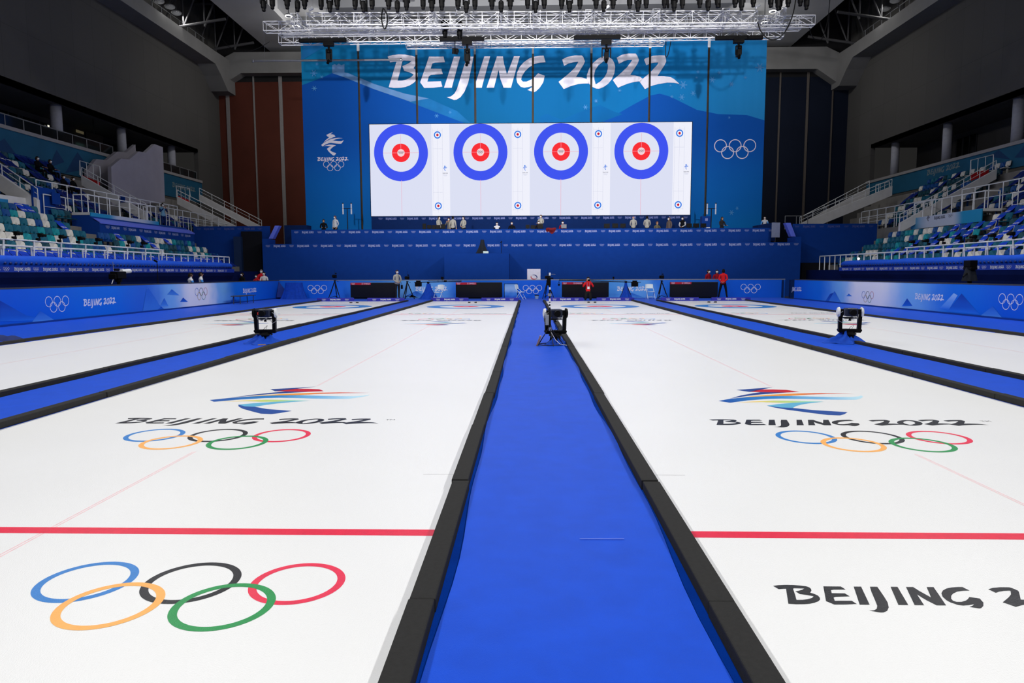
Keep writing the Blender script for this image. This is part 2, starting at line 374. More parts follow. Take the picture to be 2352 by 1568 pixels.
    # footholds behind the house
    for sx in (-1, 1):
        mb = MB(); mb.prism([(-.09, 0), (.09, 0), (.09, .03), (-.06, .06), (-.09, .05)], lambda a, b, t: Vector((cx+sx*.17+t, 36.4+a, b)), -.06, .06)
        tag(mb.build('hack', mat('hack_rubber', (44,38,34), rough=.9), bevel=.006), f'small dark rubber foothold, {"left" if sx<0 else "right"} one of the pair behind the {WHO[k]} target', 'hack', 'rubber footholds behind the targets')

# ---------------------------------------------------------------- foam edging, carpets
EDGE = []
for k, cx in enumerate(SHEETX): EDGE += [(k, -1, cx-HW), (k, 1, cx+HW)]
for k, s, x in EDGE:
    mb = MB(); ys = [YN]; y = 1.2
    while y < 38: ys.append(y); y += 1.83 if k in (1, 2) else 2.4
    ys.append(38.6)
    rr = random.Random(k*2+s)
    for a, b in zip(ys, ys[1:]):
        j = rr.uniform(-.006, .006); z = .075+rr.uniform(-.004, .004)
        x0, x1 = (x-.125, x-.002) if s < 0 else (x+.002, x+.125)
        mb.box((x0+j, a+.004, 0.001), (x1+j, b-.002, z))
    tag(mb.build('foam_edging', FOAM, bevel=.008), f'black foam strip along the {"left" if s<0 else "right"} edge of the {WHO[k]} ice sheet', 'foam edging', 'foam edging of the sheets')
def carpet(x0, x1, label, wave=True, ends=(YN, 43.0)):
    root = empty('carpet_runner', ((x0+x1)/2, ends[1], -.06), label, 'carpet')
    MB().box((x0, ends[0], -.06), (x1, ends[1], .004)).build('shaded_margin', EDGE_SHADE, root)  # dark sheet showing only as the shaded margins of the runner
    rr = random.Random(int(x0*10)); n = 160; mb = MB()
    ph = [rr.uniform(0, 6) for _ in range(6)]
    def edge(y, q): return .05+.018*math.sin(y*1.1+ph[q])+.012*math.sin(y*2.7+ph[q+1]) if wave else 0
    def fn(u, v):
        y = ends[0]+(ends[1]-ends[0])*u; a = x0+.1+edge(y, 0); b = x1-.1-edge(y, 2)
        return Vector((a+(b-a)*v, y, .014+.003*math.sin(y*3+ph[4])*(1 if 0 < v < 1 else 0)))
    mb.grid(n, 4, fn)
    mb.build('pile', CARPET, root, smooth=True)['label'] = 'bright blue carpet with a slightly wavy edge'
    return root
RUN = [(SHEETX[i]+HW, SHEETX[i+1]-HW) for i in range(3)]
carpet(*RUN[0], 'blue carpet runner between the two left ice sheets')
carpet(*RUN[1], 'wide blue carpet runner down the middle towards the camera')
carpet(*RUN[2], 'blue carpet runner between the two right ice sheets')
for nm, x0, x1 in (('left', -15.62, SHEETX[0]-HW), ('right', SHEETX[3]+HW, 15.62)):
    tag(MB().box((x0, YN, -.06), (x1, 38.6, .012)).build('side_carpet', CARPET), f'blue carpet strip along the foot of the {nm} barrier', 'carpet')
mb = MB(); mb.box((-15.62, 38.6, -.06), (15.62, 43.1, .010))
tag(mb.build('end_carpet', CARPET), 'blue carpet across the far end behind the low boards', 'carpet')

# small scraps on the runner
tag(MB().box((.30, 3.9, .0175), (.56, 3.905, .020)).build('loose_thread', mat('thread', (140,160,240))), 'pale loose thread lying across the middle blue runner', 'thread')

# ---------------------------------------------------------------- low boards at the end of each sheet
bd = [(728,813),(843.7,929),(990,1076),(1105.8,1191.7),(1258,1340),(1370.4,1456.8),(1518,1604.8),(1634.3,1724)]
for i, (a, b) in enumerate(bd):
    x0 = P(a, 691.3, Y=38.62)[0]; x1 = P(b, 691.3, Y=38.62)[0]
    root = empty('end_board', ((x0+x1)/2, 38.66, 0.0), f'low purple board with white lettering, {"left" if i%2==0 else "right"} half behind the {WHO[i//2]} sheet', 'board', 'low boards behind the targets')
    MB().box((x0, 38.62, 0.0), (x1, 38.70, .19)).build('panel', PURP, root, bevel=.01)
    w = x1-x0; cx = (x0+x1)/2
    lettering(MB(), (cx-.31, 38.612, .065), XR, ZU, .075, .62).build('lettering', PRINTW, root)
    for s in (-1, 1): rings(MB(), (cx+s*w*.31, 38.612, .09), XR, ZU, .034, -YF, thick=.2, n=20).build('rings', PRINTW, root)
# ---------------------------------------------------------------- advertising barriers round the ice
def bpx(side, px, X):      # length coordinate of a picture column on a side barrier
    return P(px, 690, X=X)[1]
BLU, BLU2, PAL, WHT = (0,96,222), (0,118,232), (126,190,246), (250,250,252)
def peak(mb, pts, fn, m): mb.poly([pts], fn, m)
SNOW = mat('print_snow', (140,190,250), rough=.5, var=.15, scale=3)
PEAKD = mat('print_peak', (6,84,212), rough=.5, var=.15, scale=3)
PEAKM = mat('print_peak_mid', (62,140,238), rough=.5, var=.15, scale=3)
def peak_mat(name, top, foot):
    m = ramp_mat(name, 'Z', [(0, foot), (.35, tuple((a+b)//2 for a, b in zip(top, foot))), (1, top)], var=.25, scale=2.5)
    for nd in m.node_tree.nodes:
        if nd.type == 'TEX_COORD':
            for l in list(nd.outputs['Object'].links): m.node_tree.links.new(nd.outputs['Generated'], l.to_socket)
    return m
SNOW, PEAKD, PEAKM = peak_mat('print_snow_fade', (156,200,250), (40,124,236)), peak_mat('print_peak_fade', (4,66,176), (30,122,234)), peak_mat('print_peak_soft', (34,104,214), (84,160,242))
CR = [mat('p_blue', (80,120,200)), mat('p_black', (60,64,72)), mat('p_red', (205,120,130)), mat('p_yellow', (210,180,130)), mat('p_green', (70,150,120))]
def side_barrier(side):
    X = -15.64 if side < 0 else 15.62
    s = 'left' if side < 0 else 'right'
    y0, y1 = 8.0, 43.0 if side < 0 else 40.9
    root = empty('side_barrier', (X, y1, -.06), f'long blue printed barrier along the {s} side of the ice', 'barrier')
    L = (lambda px: bpx(side, px, X))
    mb = MB().box((min(X, X+side*.09), y0, -.06), (max(X, X+side*.09), y1, 1.12))
    if side < 0: st = [(8, BLU), (L(0), BLU), (L(250), BLU2), (L(335), (40,110,220)), (L(395), PAL), (L(440), WHT), (L(478), WHT), (L(505), PAL), (L(545), BLU2), (43, BLU)]
    else: st = [(8, BLU), (L(2352), BLU), (L(2190), BLU2), (L(2085), PAL), (L(2020), WHT), (L(1968), WHT), (L(1930), PAL), (L(1880), BLU2), (41, BLU)]
    pm = ramp_mat('barrier_print_'+s, 'Y', [(a-y1, c) for a, c in st], var=.04, scale=.7)
    mb.build('panel', pm, root)
    MB().box((min(X-side*.01, X+side*.1), y0, 1.12), (max(X-side*.01, X+side*.1), y1, 1.165)).build('top_rail', DGREY, root)['label'] = 'dark grey capping rail'
    MB().box((min(X, X-side*.02), y0, -.05), (max(X, X-side*.02), y1, .07)).build('kickboard', mat('kick', (0,58,150)), root)
    D = -side
    nx = X+D*.006
    r = YF*(-D)*-1 if side > 0 else YF
    r = YF if side < 0 else -YF          # reading direction seen from the ice
    V = lambda px, py: P(px, py, X=nx)
    def ring_at(a, b, py, ms, tk, th=.13):
        A, B = V(a, py), V(b, py); c = (A+B)/2; R = (A-B).length/6.6
        return rings(MB(), c, r, ZU, R, Vector((D, 0, 0)), tk, thick=th).build('rings', ms, root)
    def words_at(a, b, pbase, ptop, gl=None):
        A, B = V(a, pbase), V(b, pbase); z1 = P(a, ptop, X=nx)[2]
        h = .235
        o = Vector((nx, A[1], A[2])); w = (B-A).length
        lettering(MB(), o, r, ZU, h, w if gl is None else w/ (8.0/9.4), glyphs=gl).build('lettering', PRINTW, root)
    pk = MB()
    if side < 0:
        ring_at(104, 159, 698, PRINTW, (0,)*5); ring_at(448, 476.5, 674.5, CR, (0,1,2,3,4), .12)
        words_at(192, 268, 703, 686); words_at(558, 590, 673, 665)
        for m, pts in [(2, [(1085/3.36,745),(1130/3.36,664),(1148/3.36,662),(1215/3.36,692),(1240/3.36,705)]), (2, [(1290/3.36,676),(1325/3.36,664),(1385/3.36,678)]), (1, [(1390/3.36,693),(1413/3.36,683),(1450/3.36,693)]),
                       (1, [(1140/3.36,716),(1196/3.36,691),(1280/3.36,713)]), (2, [(1235/3.36,703),(1268/3.36,684),(1300/3.36,703)]), (1, [(1775/3.36,697),(1805/3.36,677),(1830/3.36,696)]),
                       (2, [(240/3.36,742),(310/3.36,714),(420/3.36,735)]), (1, [(0,738),(0,690),(60,724),(110,735)])]:
            q = [V(a, b) for a, b in pts]; MB().add([v+Vector((D*.001*m, 0, 0)) for v in q], [tuple(range(len(q)))]).build('mountain_print', [SNOW, PEAKD, PEAKM][m], root)
    else:
        o = 1652; k = 3.36
        ring_at(1979, 2006.5, 681.5, CR, (0,1,2,3,4), .12); ring_at(2293, 2350, 693, PRINTW, (0,)*5)
        words_at(2101, 2169, 687, 676)
        # the far panel overlaps and only shows the end of the words
        A = V(1821.5, 668); lettering(MB(), Vector((nx, A[1], A[2]))-r*.62, r, ZU, .235, 1.9, glyphs=[3,4,5,6,7,8,9,10]).build('lettering', PRINTW, root)
        for m, pts in [(1, [(o+800/k,700),(o+855/k,675),(o+880/k,672),(o+830/k,702)]), (2, [(o+840/k,694),(o+890/k,668),(o+950/k,700)]), (1, [(o+1410/k,703),(o+1450/k,685),(o+1490/k,702)]),
                       (0, [(o+1700/k,708),(o+1810/k,673),(o+1840/k,678),(o+1770/k,712)]), (1, [(o+1760/k,715),(o+1870/k,674),(o+2010/k,722)]), (2, [(o+2020/k,724),(o+2110/k,703),(o+2190/k,732)]), (2, [(o+980/k,680),(o+1000/k,674),(o+1025/k,680)])]:
            q = [V(a, b) for a, b in pts]; MB().add([v+Vector((D*.001*m, 0, 0)) for v in q], [tuple(range(len(q)))]).build('mountain_print', [SNOW, PEAKD, PEAKM][m], root)
    return root
side_barrier(-1); side_barrier(1)
# far barrier, with the two folded corner covers
YB = 43.15
root = empty('end_barrier', (0, YB, -.06), 'blue printed barrier across the far end, behind the black display boards', 'barrier')
st = [(-15.8, BLU), (-13.6, (0,100,232)), (-9.5, (46,130,240)), (-7.5, (110,180,250)), (-5.5, (96,170,248)), (-4, (16,112,238)), (1.2, (0,98,230)), (4.5, (76,160,248)), (7, (104,178,250)), (8.6, (26,116,238)), (12, (0,102,228)), (15.9, (0,92,214))]
MB().box((-15.8, YB, -.06), (15.9, YB+.09, 1.12)).build('panel', ramp_mat('barrier_print_end', 'X', st, var=.05, scale=.8), root)
MB().box((-15.8, YB-.01, 1.12), (15.9, YB+.1, 1.165)).build('top_rail', STEEL, root)['label'] = 'pale metal capping rail'
F = YB-.006
for a, b, py in ((707, 751, 664.5), (1201, 1245, 664.5), (1701, 1747, 662.5)):
    A, B = P(a, py, Y=F), P(b, py, Y=F); rings(MB(), (A+B)/2, XR, ZU, (B-A).length/6.6, -YF, thick=.14).build('rings', PRINTW, root)
for a, b, py in ((954, 1029, 668), (1417, 1489, 668)):
    A, B = P(a, py, Y=F), P(b, py, Y=F); lettering(MB(), A, XR, ZU, .26, (B-A).length).build('lettering', PRINTW, root)
pk = MB()
for pts in ([(925,683),(955,668),(985,683)], [(1425,683),(1450,672),(1480,683)], [(940,683),(945,676),(960,683)]):
    q = [P(a, b, Y=F+.002) for a, b in pts]; MB().add(q, [(0,1,2)]).build('mountain_print', PEAKM, root)
# blue sheet over a stack of kit at the left end of the far barrier
def draped(name, c, w, d, h, topw, topd, label, cat='cover', m=None, folds=9, amp=.05, seed=1, group=None):
    """cloth hung over something: a flat top that falls in folds to a wider, uneven hem"""
    rr = random.Random(seed); ph = rr.uniform(0, 6)
    def fn(u, v):
        a = 2*PI*u; t = v
        e = .5
        ca, sa = math.cos(a), math.sin(a)
        sq = lambda q: math.copysign(abs(q)**.6, q)
        f = 1+amp*(t**1.3)*math.sin(folds*a+ph)+amp*.6*t*math.sin((folds*2+1)*a+ph*2)
        x = sq(ca)*(topw*(1-t**1.4)+w*t**1.4)/2*f; y = sq(sa)*(topd*(1-t**1.4)+d*t**1.4)/2*f
        z = h*(1-t**.9)+.012*math.sin(5*a+ph)*(1-t)*t*4*h
        return Vector((c[0]+x, c[1]+y, c[2]+max(z, .004)))
    mb = MB(); mb.grid(72, 10, fn)
    n = 72; mb.add([fn(i/n, 0) for i in range(n)], [tuple(range(n))])
    o = mb.build(name, m or CLOTHB, smooth=True)
    return tag(o, label, cat, group)
c = P(696, 684.5, Z=0)
o = draped('dust_sheet', (c[0], 42.2, .01), 1.55, .9, 1.0, 1.0, .6, 'blue sheet draped over a box beside the rings on the far barrier', m=CLOTHB, seed=4, folds=7, amp=.06)
# dark triangular corner flaps where the barriers meet
mb = MB(); A = P(640, 645, Y=42.6); mb.add([P(640,646,Y=42.9), P(668,682,Y=42.3), P(614,684,Y=42.3), P(642,684.5,Y=42.9)], [(0,1,2),(0,3,1),(0,2,3),(1,3,2)])
tag(mb.build('corner_flap', mat('flap', (6,44,128), rough=.8)), 'dark blue triangular cloth flap at the far left corner of the barriers', 'flap')
mb = MB(); x0 = P(1815, 660, Y=42.9)[0]; x1 = P(1821, 660, Y=42.9)[0]
mb.box((P(1797,660,Y=43)[0], 43.0, 0), (P(1800,660,Y=43)[0], 43.12, 1.1)); mb.box((x0, 42.85, .0), (x1+.05, 43.1, 1.12))
tag(mb.build('corner_post', NAVYD), 'dark upright panel closing the far right corner of the barriers', 'post')
# low trolley table in front of the left barrier
t = P(562, 688, X=-14.9); mb = MB(); y = t[1]
root = empty('low_bench', (-14.9, y, .012), 'low dark bench at the foot of the left barrier, under the small lettering', 'bench')
MB().box((-15.2, y-1.0, .40), (-14.7, y+1.0, .44)).build('top', DGREY, root)
for a in (-.85, .85):
    for b in (-15.12, -14.78): MB().tube((b, y+a, .012), (b, y+a, .40), .02).build('leg', DGREY, root)
# ---------------------------------------------------------------- things at the far end, standing on the end carpet (z = .01)
ZC = .011
for i, (a, b, wh) in enumerate([(805.5,911,'far left'), (1047,1153.4,'centre left'), (1290.5,1398,'centre right'), (1538.5,1648.4,'far right')]):
    Y = 42.25; x0 = P(a, 683, Y=Y)[0]; x1 = P(b, 683, Y=Y)[0]
    root = empty('display_board', ((x0+x1)/2, Y+.1, ZC), f'switched-off black display board with a red strip, behind the {wh} sheet', 'display board', 'black display boards at the far end')
    MB().box((x0, Y, .09), (x1, Y+.16, 1.0)).build('screen', SCREENB, root, bevel=.01)
    MB().box((x0+.15, Y+.02, ZC), (x1-.1, Y+.3, .09)).build('base', BLACK, root)
    xs = x0+(x1-x0)*.445
    st = MB().box((x0+.01, Y-.008, .865), (xs, Y+.001, .995)).build('header_strip', REDSTRIP, root)
    rings(MB(), (x0+.18, Y-.010, .925), XR, ZU, .034, -YF, thick=.25, n=18).build('rings', PRINTW, st)
    tm = MB(); text_on(tm, 'Ω OMEGA', .115, (x0+.70, Y-.010, .89), XR, ZU); tm.build('lettering', PRINTW, st)

def tripod(px, pyb, top, label, spread=.42, Y=None, cam=1, yaw=0):
    b = P(px, pyb, Z=ZC) if Y is None else Vector((P(px, pyb, Y=Y)[0], Y, ZC))
    root = empty('tripod_camera', b, label, 'camera', 'television cameras on tripods')
    x, y = b[0], b[1]; h = top
    for k in range(3):
        a = yaw+PI/2+k*2*PI/3; fx, fy = x+spread*math.cos(a), y+spread*math.sin(a)
        mb = MB(); mb.tube((fx, fy, ZC+.02), (x+.05*math.cos(a), y+.05*math.sin(a), h*.62), .022, 8); mb.tube((x+.7*spread*math.cos(a), y+.7*spread*math.sin(a), .30), (x+.06*math.cos(a), y+.06*math.sin(a), h*.60), .03, 8)
        mb.cbox((fx, fy, ZC+.015), (.07, .07, .03)); mb.build('leg', BLACKM, root)
    mb = MB()
    for k in range(3):
        a = yaw+PI/2+k*2*PI/3; mb.tube((x, y, .2), (x+.8*spread*math.cos(a), y+.8*spread*math.sin(a), .1), .015)
    mb.build('spreader', BLACKM, root)
    mb = MB().lathe((x, y, h*.60), [(.06, 0), (.07, .05), (.045, .08), (.05, .14), (.07, .16), (.07, .19)]); mb.tube((x, y, h*.72), (x+.16, y+.28, h*.66), .012); mb.build('head', BLACKM, root)
    mb = MB().obox((x, y, h*.86), (.17, .36, .2), (0, 0, yaw)).obox((x+.06, y+.05, h*.97), (.06, .2, .06), (0, 0, yaw)).obox((x-.11, y, h*.86), (.06, .16, .12), (0, 0, yaw))
    mb.build('camera_body', BLACK, root, bevel=.015)
    MB().lathe((x, y-.34, h*.87), [(.07, 0), (.07, .05), (.055, .06), (.055, .18)], 14, axis='Y').build('lens', BLACK, root, smooth=False)
    mb = MB().tube((x+.02, y, h*.97), (x+.01, y, h*1.14), .006); mb.build('antenna', BLACKM, root)
    return root
tripod(770, 684, 1.62, 'black television camera on a tripod in front of the leftmost display board', Y=41.7)
tripod(936, 684, 1.50, 'black television camera on a tripod just right of the man in grey', Y=42.0, yaw=.5)
tripod(1257, 682, 1.52, 'black television camera on a tripod behind the tall microphone pole', Y=42.3, yaw=.3)
tripod(1519, 684, 1.52, 'black television camera on a tripod beside the right white folding chair', Y=41.6, yaw=.2, spread=.4)

def jib(base_px, tip_px, tip_py, back_px, py_back, label, hang=False):
    Y = 41.55; bx = P(base_px, 684, Y=Y)[0]
    root = empty('camera_crane', (bx, Y, ZC), label, 'camera crane', 'camera cranes behind the low boards')
    for k in range(3):
        a = PI/2+k*2*PI/3
        MB().tube((bx+.42*math.cos(a), Y+.42*math.sin(a), ZC+.02), (bx, Y, .95), .03).build('leg', BLACKM, root)
    MB().lathe((bx, Y, .9), [(.05, 0), (.06, .06), (.08, .09), (.08, .17)]).build('pivot', BLACKM, root)
    A = P(tip_px, tip_py, Y=Y); B = P(back_px, py_back, Y=Y)
    mb = MB().tube(A, B, .028); mb.tube(A+Vector((0, 0, .06)), (bx, Y, 1.12), .012); mb.build('arm', BLACKM, root)
    s = 1 if B[0] > A[0] else -1
    mb = MB().box((B[0]-.22, Y-.16, B[2]-.26), (B[0]+.16, Y+.16, B[2]+.02)).box((B[0]-.16*1, Y-.1, B[2]+.02), (B[0]+.1, Y+.1, B[2]+.1)); mb.tube((B[0]-.3, Y, B[2]), (B[0]+.34, Y, B[2]), .018)
    mb.build('control_box', BLACK, root, bevel=.02)
    if hang:
        mb = MB().tube(A, A-Vector((0, 0, .16)), .014); mb.path([A+Vector((-.0, 0, -.14)), A+Vector((-.06, 0, -.2)), A+Vector((-.05, 0, -.34)), A+Vector((.04, 0, -.36)), A+Vector((.06, 0, -.22)), A+Vector((0, 0, -.14))], .016)
        mb.cbox(A+Vector((0, 0, -.28)), (.09, .12, .09)); mb.build('hanging_camera', BLACK, root)
    else:
        M = A*.55+B*.45; mb = MB().cbox(A*.62+B*.38+Vector((0, 0, .05)), (.18, .1, .07)); mb.tube(A*.45+B*.55, A*.45+B*.55+Vector((0, 0, .1)), .012); mb.build('monitor', BLACK, root)
    # little monitor post standing on the arm
    q = A*(.62 if not hang else .42)+B*(.38 if not hang else .58)
    return root, bx, Y
r, bx, Y = jib(984, 1060, 646, 962, 648, 'black camera crane arm reaching right over the centre-left display board')
q = P(1016, 641, Y=Y); MB().cbox(q+Vector((0, 0, .06)), (.16, .1, .16)).tube(q-Vector((0, 0, .12)), q, .012).build('viewfinder', BLACK, r)
draped('stand_cover', (bx+.02, Y, ZC), 1.0, .95, .93, .22, .22, 'blue cloth wrapped over the left camera crane stand', m=CLOTHB, seed=2, folds=8, amp=.16)
r, bx, Y = jib(1437, 1284, 643, 1459, 648, 'black camera crane arm reaching left over the centre-right display board', True)
q = P(1409, 638, Y=Y); MB().cbox(q, (.1, .08, .14)).tube(q-Vector((0, 0, .14)), q, .012).build('viewfinder', BLACK, r)
draped('stand_cover', (bx, Y, ZC), .72, .8, .95, .14, .14, 'blue cloth hung over the right camera crane stand', m=CLOTHB, seed=9, folds=5, amp=.18)

def chair(px, label, yaw, Y=41.3):
    x = P(px, 684, Y=Y)[0]
    root = empty('folding_chair', (x, Y, ZC), label, 'chair', 'white folding chairs')
    root.rotation_euler = (0, 0, yaw)
    m = mat('chair_white', (226,236,240), rough=.5)
    o = MB().grid(8, 4, lambda u, v: Vector((-.2+.4*u, .02+.42*v-.2, .45+.015*math.sin(PI*u)*-1))).build('seat', m, root, local=True, solid=.025); o.location = (0, 0, 0)
    def back(u, v): return Vector((-.2+.4*u, .22+.06*v+.03*math.sin(PI*u), .62+.26*v-.02*abs(2*u-1)**4*v))
    MB().grid(10, 4, back).build('backrest', m, root, local=True, solid=.02)
    for s in (-1, 1):
        MB().path([(s*.225, .32, .86), (s*.225, .24, .62), (s*.225, .02, .42), (s*.22, -.24, .0)], .013).build('front_leg', m, root, local=True)
        MB().path([(s*.2, -.1, .44), (s*.2, .1, .25), (s*.2, .28, .0)], .013).build('rear_leg', m, root, local=True)
    MB().tube((-.22, -.17, .12), (.22, -.17, .12), .01).tube((-.2, .2, .12), (.2, .2, .12), .01).build('crossbar', m, root, local=True)
    return root
chair(1007, 'white folding chair right of the left crane cover', -.45, 40.8)
chair(1196.5, 'white folding chair turned sideways beside the blue printed panel', 1.2, 41.0)
chair(1494, 'white folding chair between the right crane and a tripod camera', .12, 41.3)
# framed print panel
Y = 41.9; x0 = P(1158, 683, Y=Y)[0]; x1 = P(1189, 683, Y=Y)[0]
root = empty('framed_panel', ((x0+x1)/2, Y, ZC), 'square blue and white printed panel in a thin black frame, left of a folding chair', 'panel')
MB().box((x0, Y, ZC), (x1, Y+.04, .93)).build('frame', BLACK, root)
pm = ramp_mat('panel_print', 'Z', [(0,(20,92,206)),(.3,(70,140,226)),(.6,(150,190,238)),(.95,(110,165,232))], var=.35, scale=2.2)
MB().box((x0+.03, Y-.005, .06), (x1-.03, Y+.001, .9)).build('print', pm, root)
# bucket
x = P(1232.8, 684, Y=41.6)[0]; root = empty('bucket', (x, 41.6, ZC), 'small pale bucket with a dark liner on the carpet below the rings', 'bucket')
MB().lathe((x, 41.6, ZC), [(.10, 0), (.125, .2), (.118, .2), (.095, .02)], 18).build('pail', mat('pail', (150,175,200), rough=.3), root)
MB().lathe((x, 41.6, ZC+.2), [(.12, -.01), (.135, 0), (.13, .05), (.11, .05), (.1, -.1)], 18).build('liner', BLACK, root)
# white sign with the red and blue swirl, standing on the far side of the barrier
Y = 43.6; a = P(1211, 617.5, Y=Y); b = P(1241.3, 641, Y=Y)
root = empty('square_sign', ((a[0]+b[0])/2, Y, 0), 'white square sign with a red and blue swirl, standing above the far barrier', 'sign')
MB().box((a[0], Y, .55), (b[0], Y+.05, a[2])).build('panel', mat('sign_white', (226,224,236), rough=.5), root)
for dx in (.1, -.1): MB().tube((a[0]+.1 if dx > 0 else b[0]-.1, Y+.025, -.06), (a[0]+.1 if dx > 0 else b[0]-.1, Y+.025, .56), .02).build('post', MGREY, root)
c = P(1226.5, 636.2, Y=Y-.006); mb = MB()
def crescent(a0, a1, R, w, m, n=22):
    o1 = []; o2 = []
    for i in range(n+1):
        t = i/n; a = a0+(a1-a0)*t; th = w*math.sin(PI*t)**.8+.002
        o1.append((c[0]+(R)*math.cos(a)*1.35, c[2]+R*math.sin(a))); o2.append((c[0]+(R-th)*math.cos(a)*1.35, c[2]+(R-th)*math.sin(a)))
    vs = [Vector((x, Y-.006, z)) for x, z in o1+o2]
    mb.add(vs, [(i, i+1, i+n+2, i+n+1) for i in range(n)], m)
crescent(2.5, 5.9, .155, .05, 0); crescent(-.9, 2.3, .155, .045, 1)
mb.build('swirl', [mat('sw_red', (205,30,48)), mat('sw_blue', (28,48,120))], root)

# ---------------------------------------------------------------- robot cameras between the sheets
def robot(x, y, yaw, label, gl, skirt_w, seed, scale=1.0, flip=1):
    root = empty('robotic_camera', (x, y, .016), label, 'camera', 'robotic cameras on the carpet runners')
    root.rotation_euler = (0, 0, yaw); root.scale = (scale,)*3
    B = lambda mb, n, m, **k: mb.build(n, m, root, local=True, **k)
    B(MB().lathe((0, 0, .0), [(.17, 0), (.17, .03), (.12, .06), (.10, .15)], 20), 'pedestal', BLACK)
    B(MB().lathe((0, 0, .15), [(.10, 0), (.13, .01), (.13, .035), (.09, .05), (.09, .07)], 20), 'turntable', BLACKM)
    # base bar of the fork
    B(MB().prism([(-.215, .23), (.215, .23), (.215, .26), (.2, .27), (-.2, .27), (-.215, .26)], lambda a, b, t: Vector((a, t, b)), -.075, .075).prism([(-.19, .2), (.19, .2), (.215, .235), (-.215, .235)], lambda a, b, t: Vector((a, t, b)), -.07, .07), 'fork_base', BLACK, bevel=.006)
    for s in (-1, 1):
        white = (s == flip)
        B(MB().prism([(s*.205, .26), (s*.14, .26), (s*.145, .5), (s*.125, .56), (s*.125, .66), (s*.2, .66), (s*.215, .6)][::s], lambda a, b, t: Vector((a, t, b)), -.055, .055), 'fork_arm', BLACK, bevel=.006)
        o = B(MB().lathe((s*.19, 0, .60), [(.07, 0), (.098, .004*s), (.10, .02*s), (.085, .045*s), (.05, .055*s)], 22, axis='X'), 'joint_cover', mat('cover_white', (205,208,212), rough=.4) if (white or gl == 1) else BLACK, smooth=False)
    B(MB().box((-.1, -.13, .52), (.12, .14, .68)), 'camera_body', mat('cam_blueblack', (22,30,52), rough=.4), bevel=.02)
    B(MB().lathe((0.0, -.28, .605), [(.06, 0), (.062, .06), (.05, .07), (.05, .15)], 18, axis='Y'), 'lens', BLACK)
    B(MB().box((-.12, -.11, .475), (.12, .11, .50)), 'camera_plate', BLACKM)
    B(MB().lathe((0, 0, .43), [(.025, 0), (.03, .02), (.018, .025), (.018, .05)], 12), 'plate_screw', BLACKM)
    mc = mat('cable_grey', (150,152,156), rough=.5)
    B(MB().path([(.12*flip, .0, .56), (.06, -.15, .50), (-.02, -.17, .47), (-.11*flip, -.14, .49), (-.13*flip, -.1, .56)], .006), 'cable', mc)
    B(MB().path([(.15*flip, -.07, .62), (.24*flip, -.08, .55), (.23*flip, -.08, .44), (.16*flip, -.09, .40), (.12*flip, -.07, .46)], .006), 'cable', mc)
    B(MB().path([(.02, -.08, .27), (.06, -.1, .36), (.0, -.06, .31), (-.03, -.08, .27)], .004), 'cable', BLACKM)
    if gl == 0: B(MB().cbox((-.085*flip, -.14, .60), (.05, .02, .05)), 'tally_light', mat('tally', (215,60,50), rough=.4))
    return root
robot(P(606, 790, Z=0)[0]+.02, 15.25, .12, 'robotic camera in a black fork head on blue cloth, left runner', 0, .9, 3, 1.12, 1)
robot(P(1941, 786, Z=0)[0], 15.35, -.2, 'robotic camera with a white side cap on blue cloth, right runner', 1, .9, 5, 1.12, -1)
robot(P(1272, 790, Z=0)[0]+.03, 15.05, .12, 'robotic camera behind the tall pole on the middle runner', 2, .6, 7, 1.12, -1)
def crumple(c, w, d, h, seed, label, hole=.13):
    rr = random.Random(seed); ph = [rr.uniform(0, 6) for _ in range(8)]
    def fn(u, v):
        a = 2*PI*u; r = hole+(1-hole)*v
        rag = 1+.14*math.sin(2*a+ph[0])+.12*math.sin(5*a+ph[1])*v+.07*math.sin(9*a+ph[2])*v
        R = r*rag
        z = h*(1-v)**1.15*(1+.25*math.sin(4*a+ph[3]))+.035*math.sin(7*a+ph[4]+v*5)*v*(1.15-v)*2+.02*math.sin(13*a+ph[5]+v*9)*(1-v)
        return Vector((c[0]+R*w/2*math.cos(a), c[1]+R*d/2*math.sin(a), c[2]+max(z, .004)))
    return tag(MB().grid(84, 16, fn).build('ground_cloth', CLOTHB, smooth=True), label, 'cloth', 'blue cloths under the robot cameras')
crumple((P(606, 790, Z=0)[0]-.02, 15.25, .017), .84, .9, .20, 11, 'crumpled blue cloth spread under the robotic camera on the left runner')
crumple((P(1930, 786, Z=0)[0]+.02, 15.35, .017), .80, .85, .22, 21, 'crumpled blue cloth spread under the robotic camera on the right runner')
crumple((P(1276, 790, Z=0)[0]+.0, 15.0, .017), .50, .55, .15, 31, 'crumpled blue cloth at the foot of the middle robotic camera')
tag(MB().grid(20, 8, lambda u, v: Vector((P(4,785,Z=0)[0]-.45+.7*u, P(4,785,Z=0)[1]+.02+.5*v, .014+.14*math.sin(PI*min(1, max(0, u)))*math.sin(PI*v)*(1+.3*math.sin(9*u))))).build('cloth_heap', mat('cloth_dark', (8,34,96), rough=.8), smooth=True), 'dark blue cloth heap on the left side carpet at the edge of the picture', 'cloth')
tag(MB().obox((P(614,788,Z=0)[0]+.1, 14.78, .026), (.16, .03, .014), (0, 0, .3)).build('tape_strip', mat('tape_yellow', (222,160,40))), 'short yellow strip on the left runner in front of the cloth', 'tape')
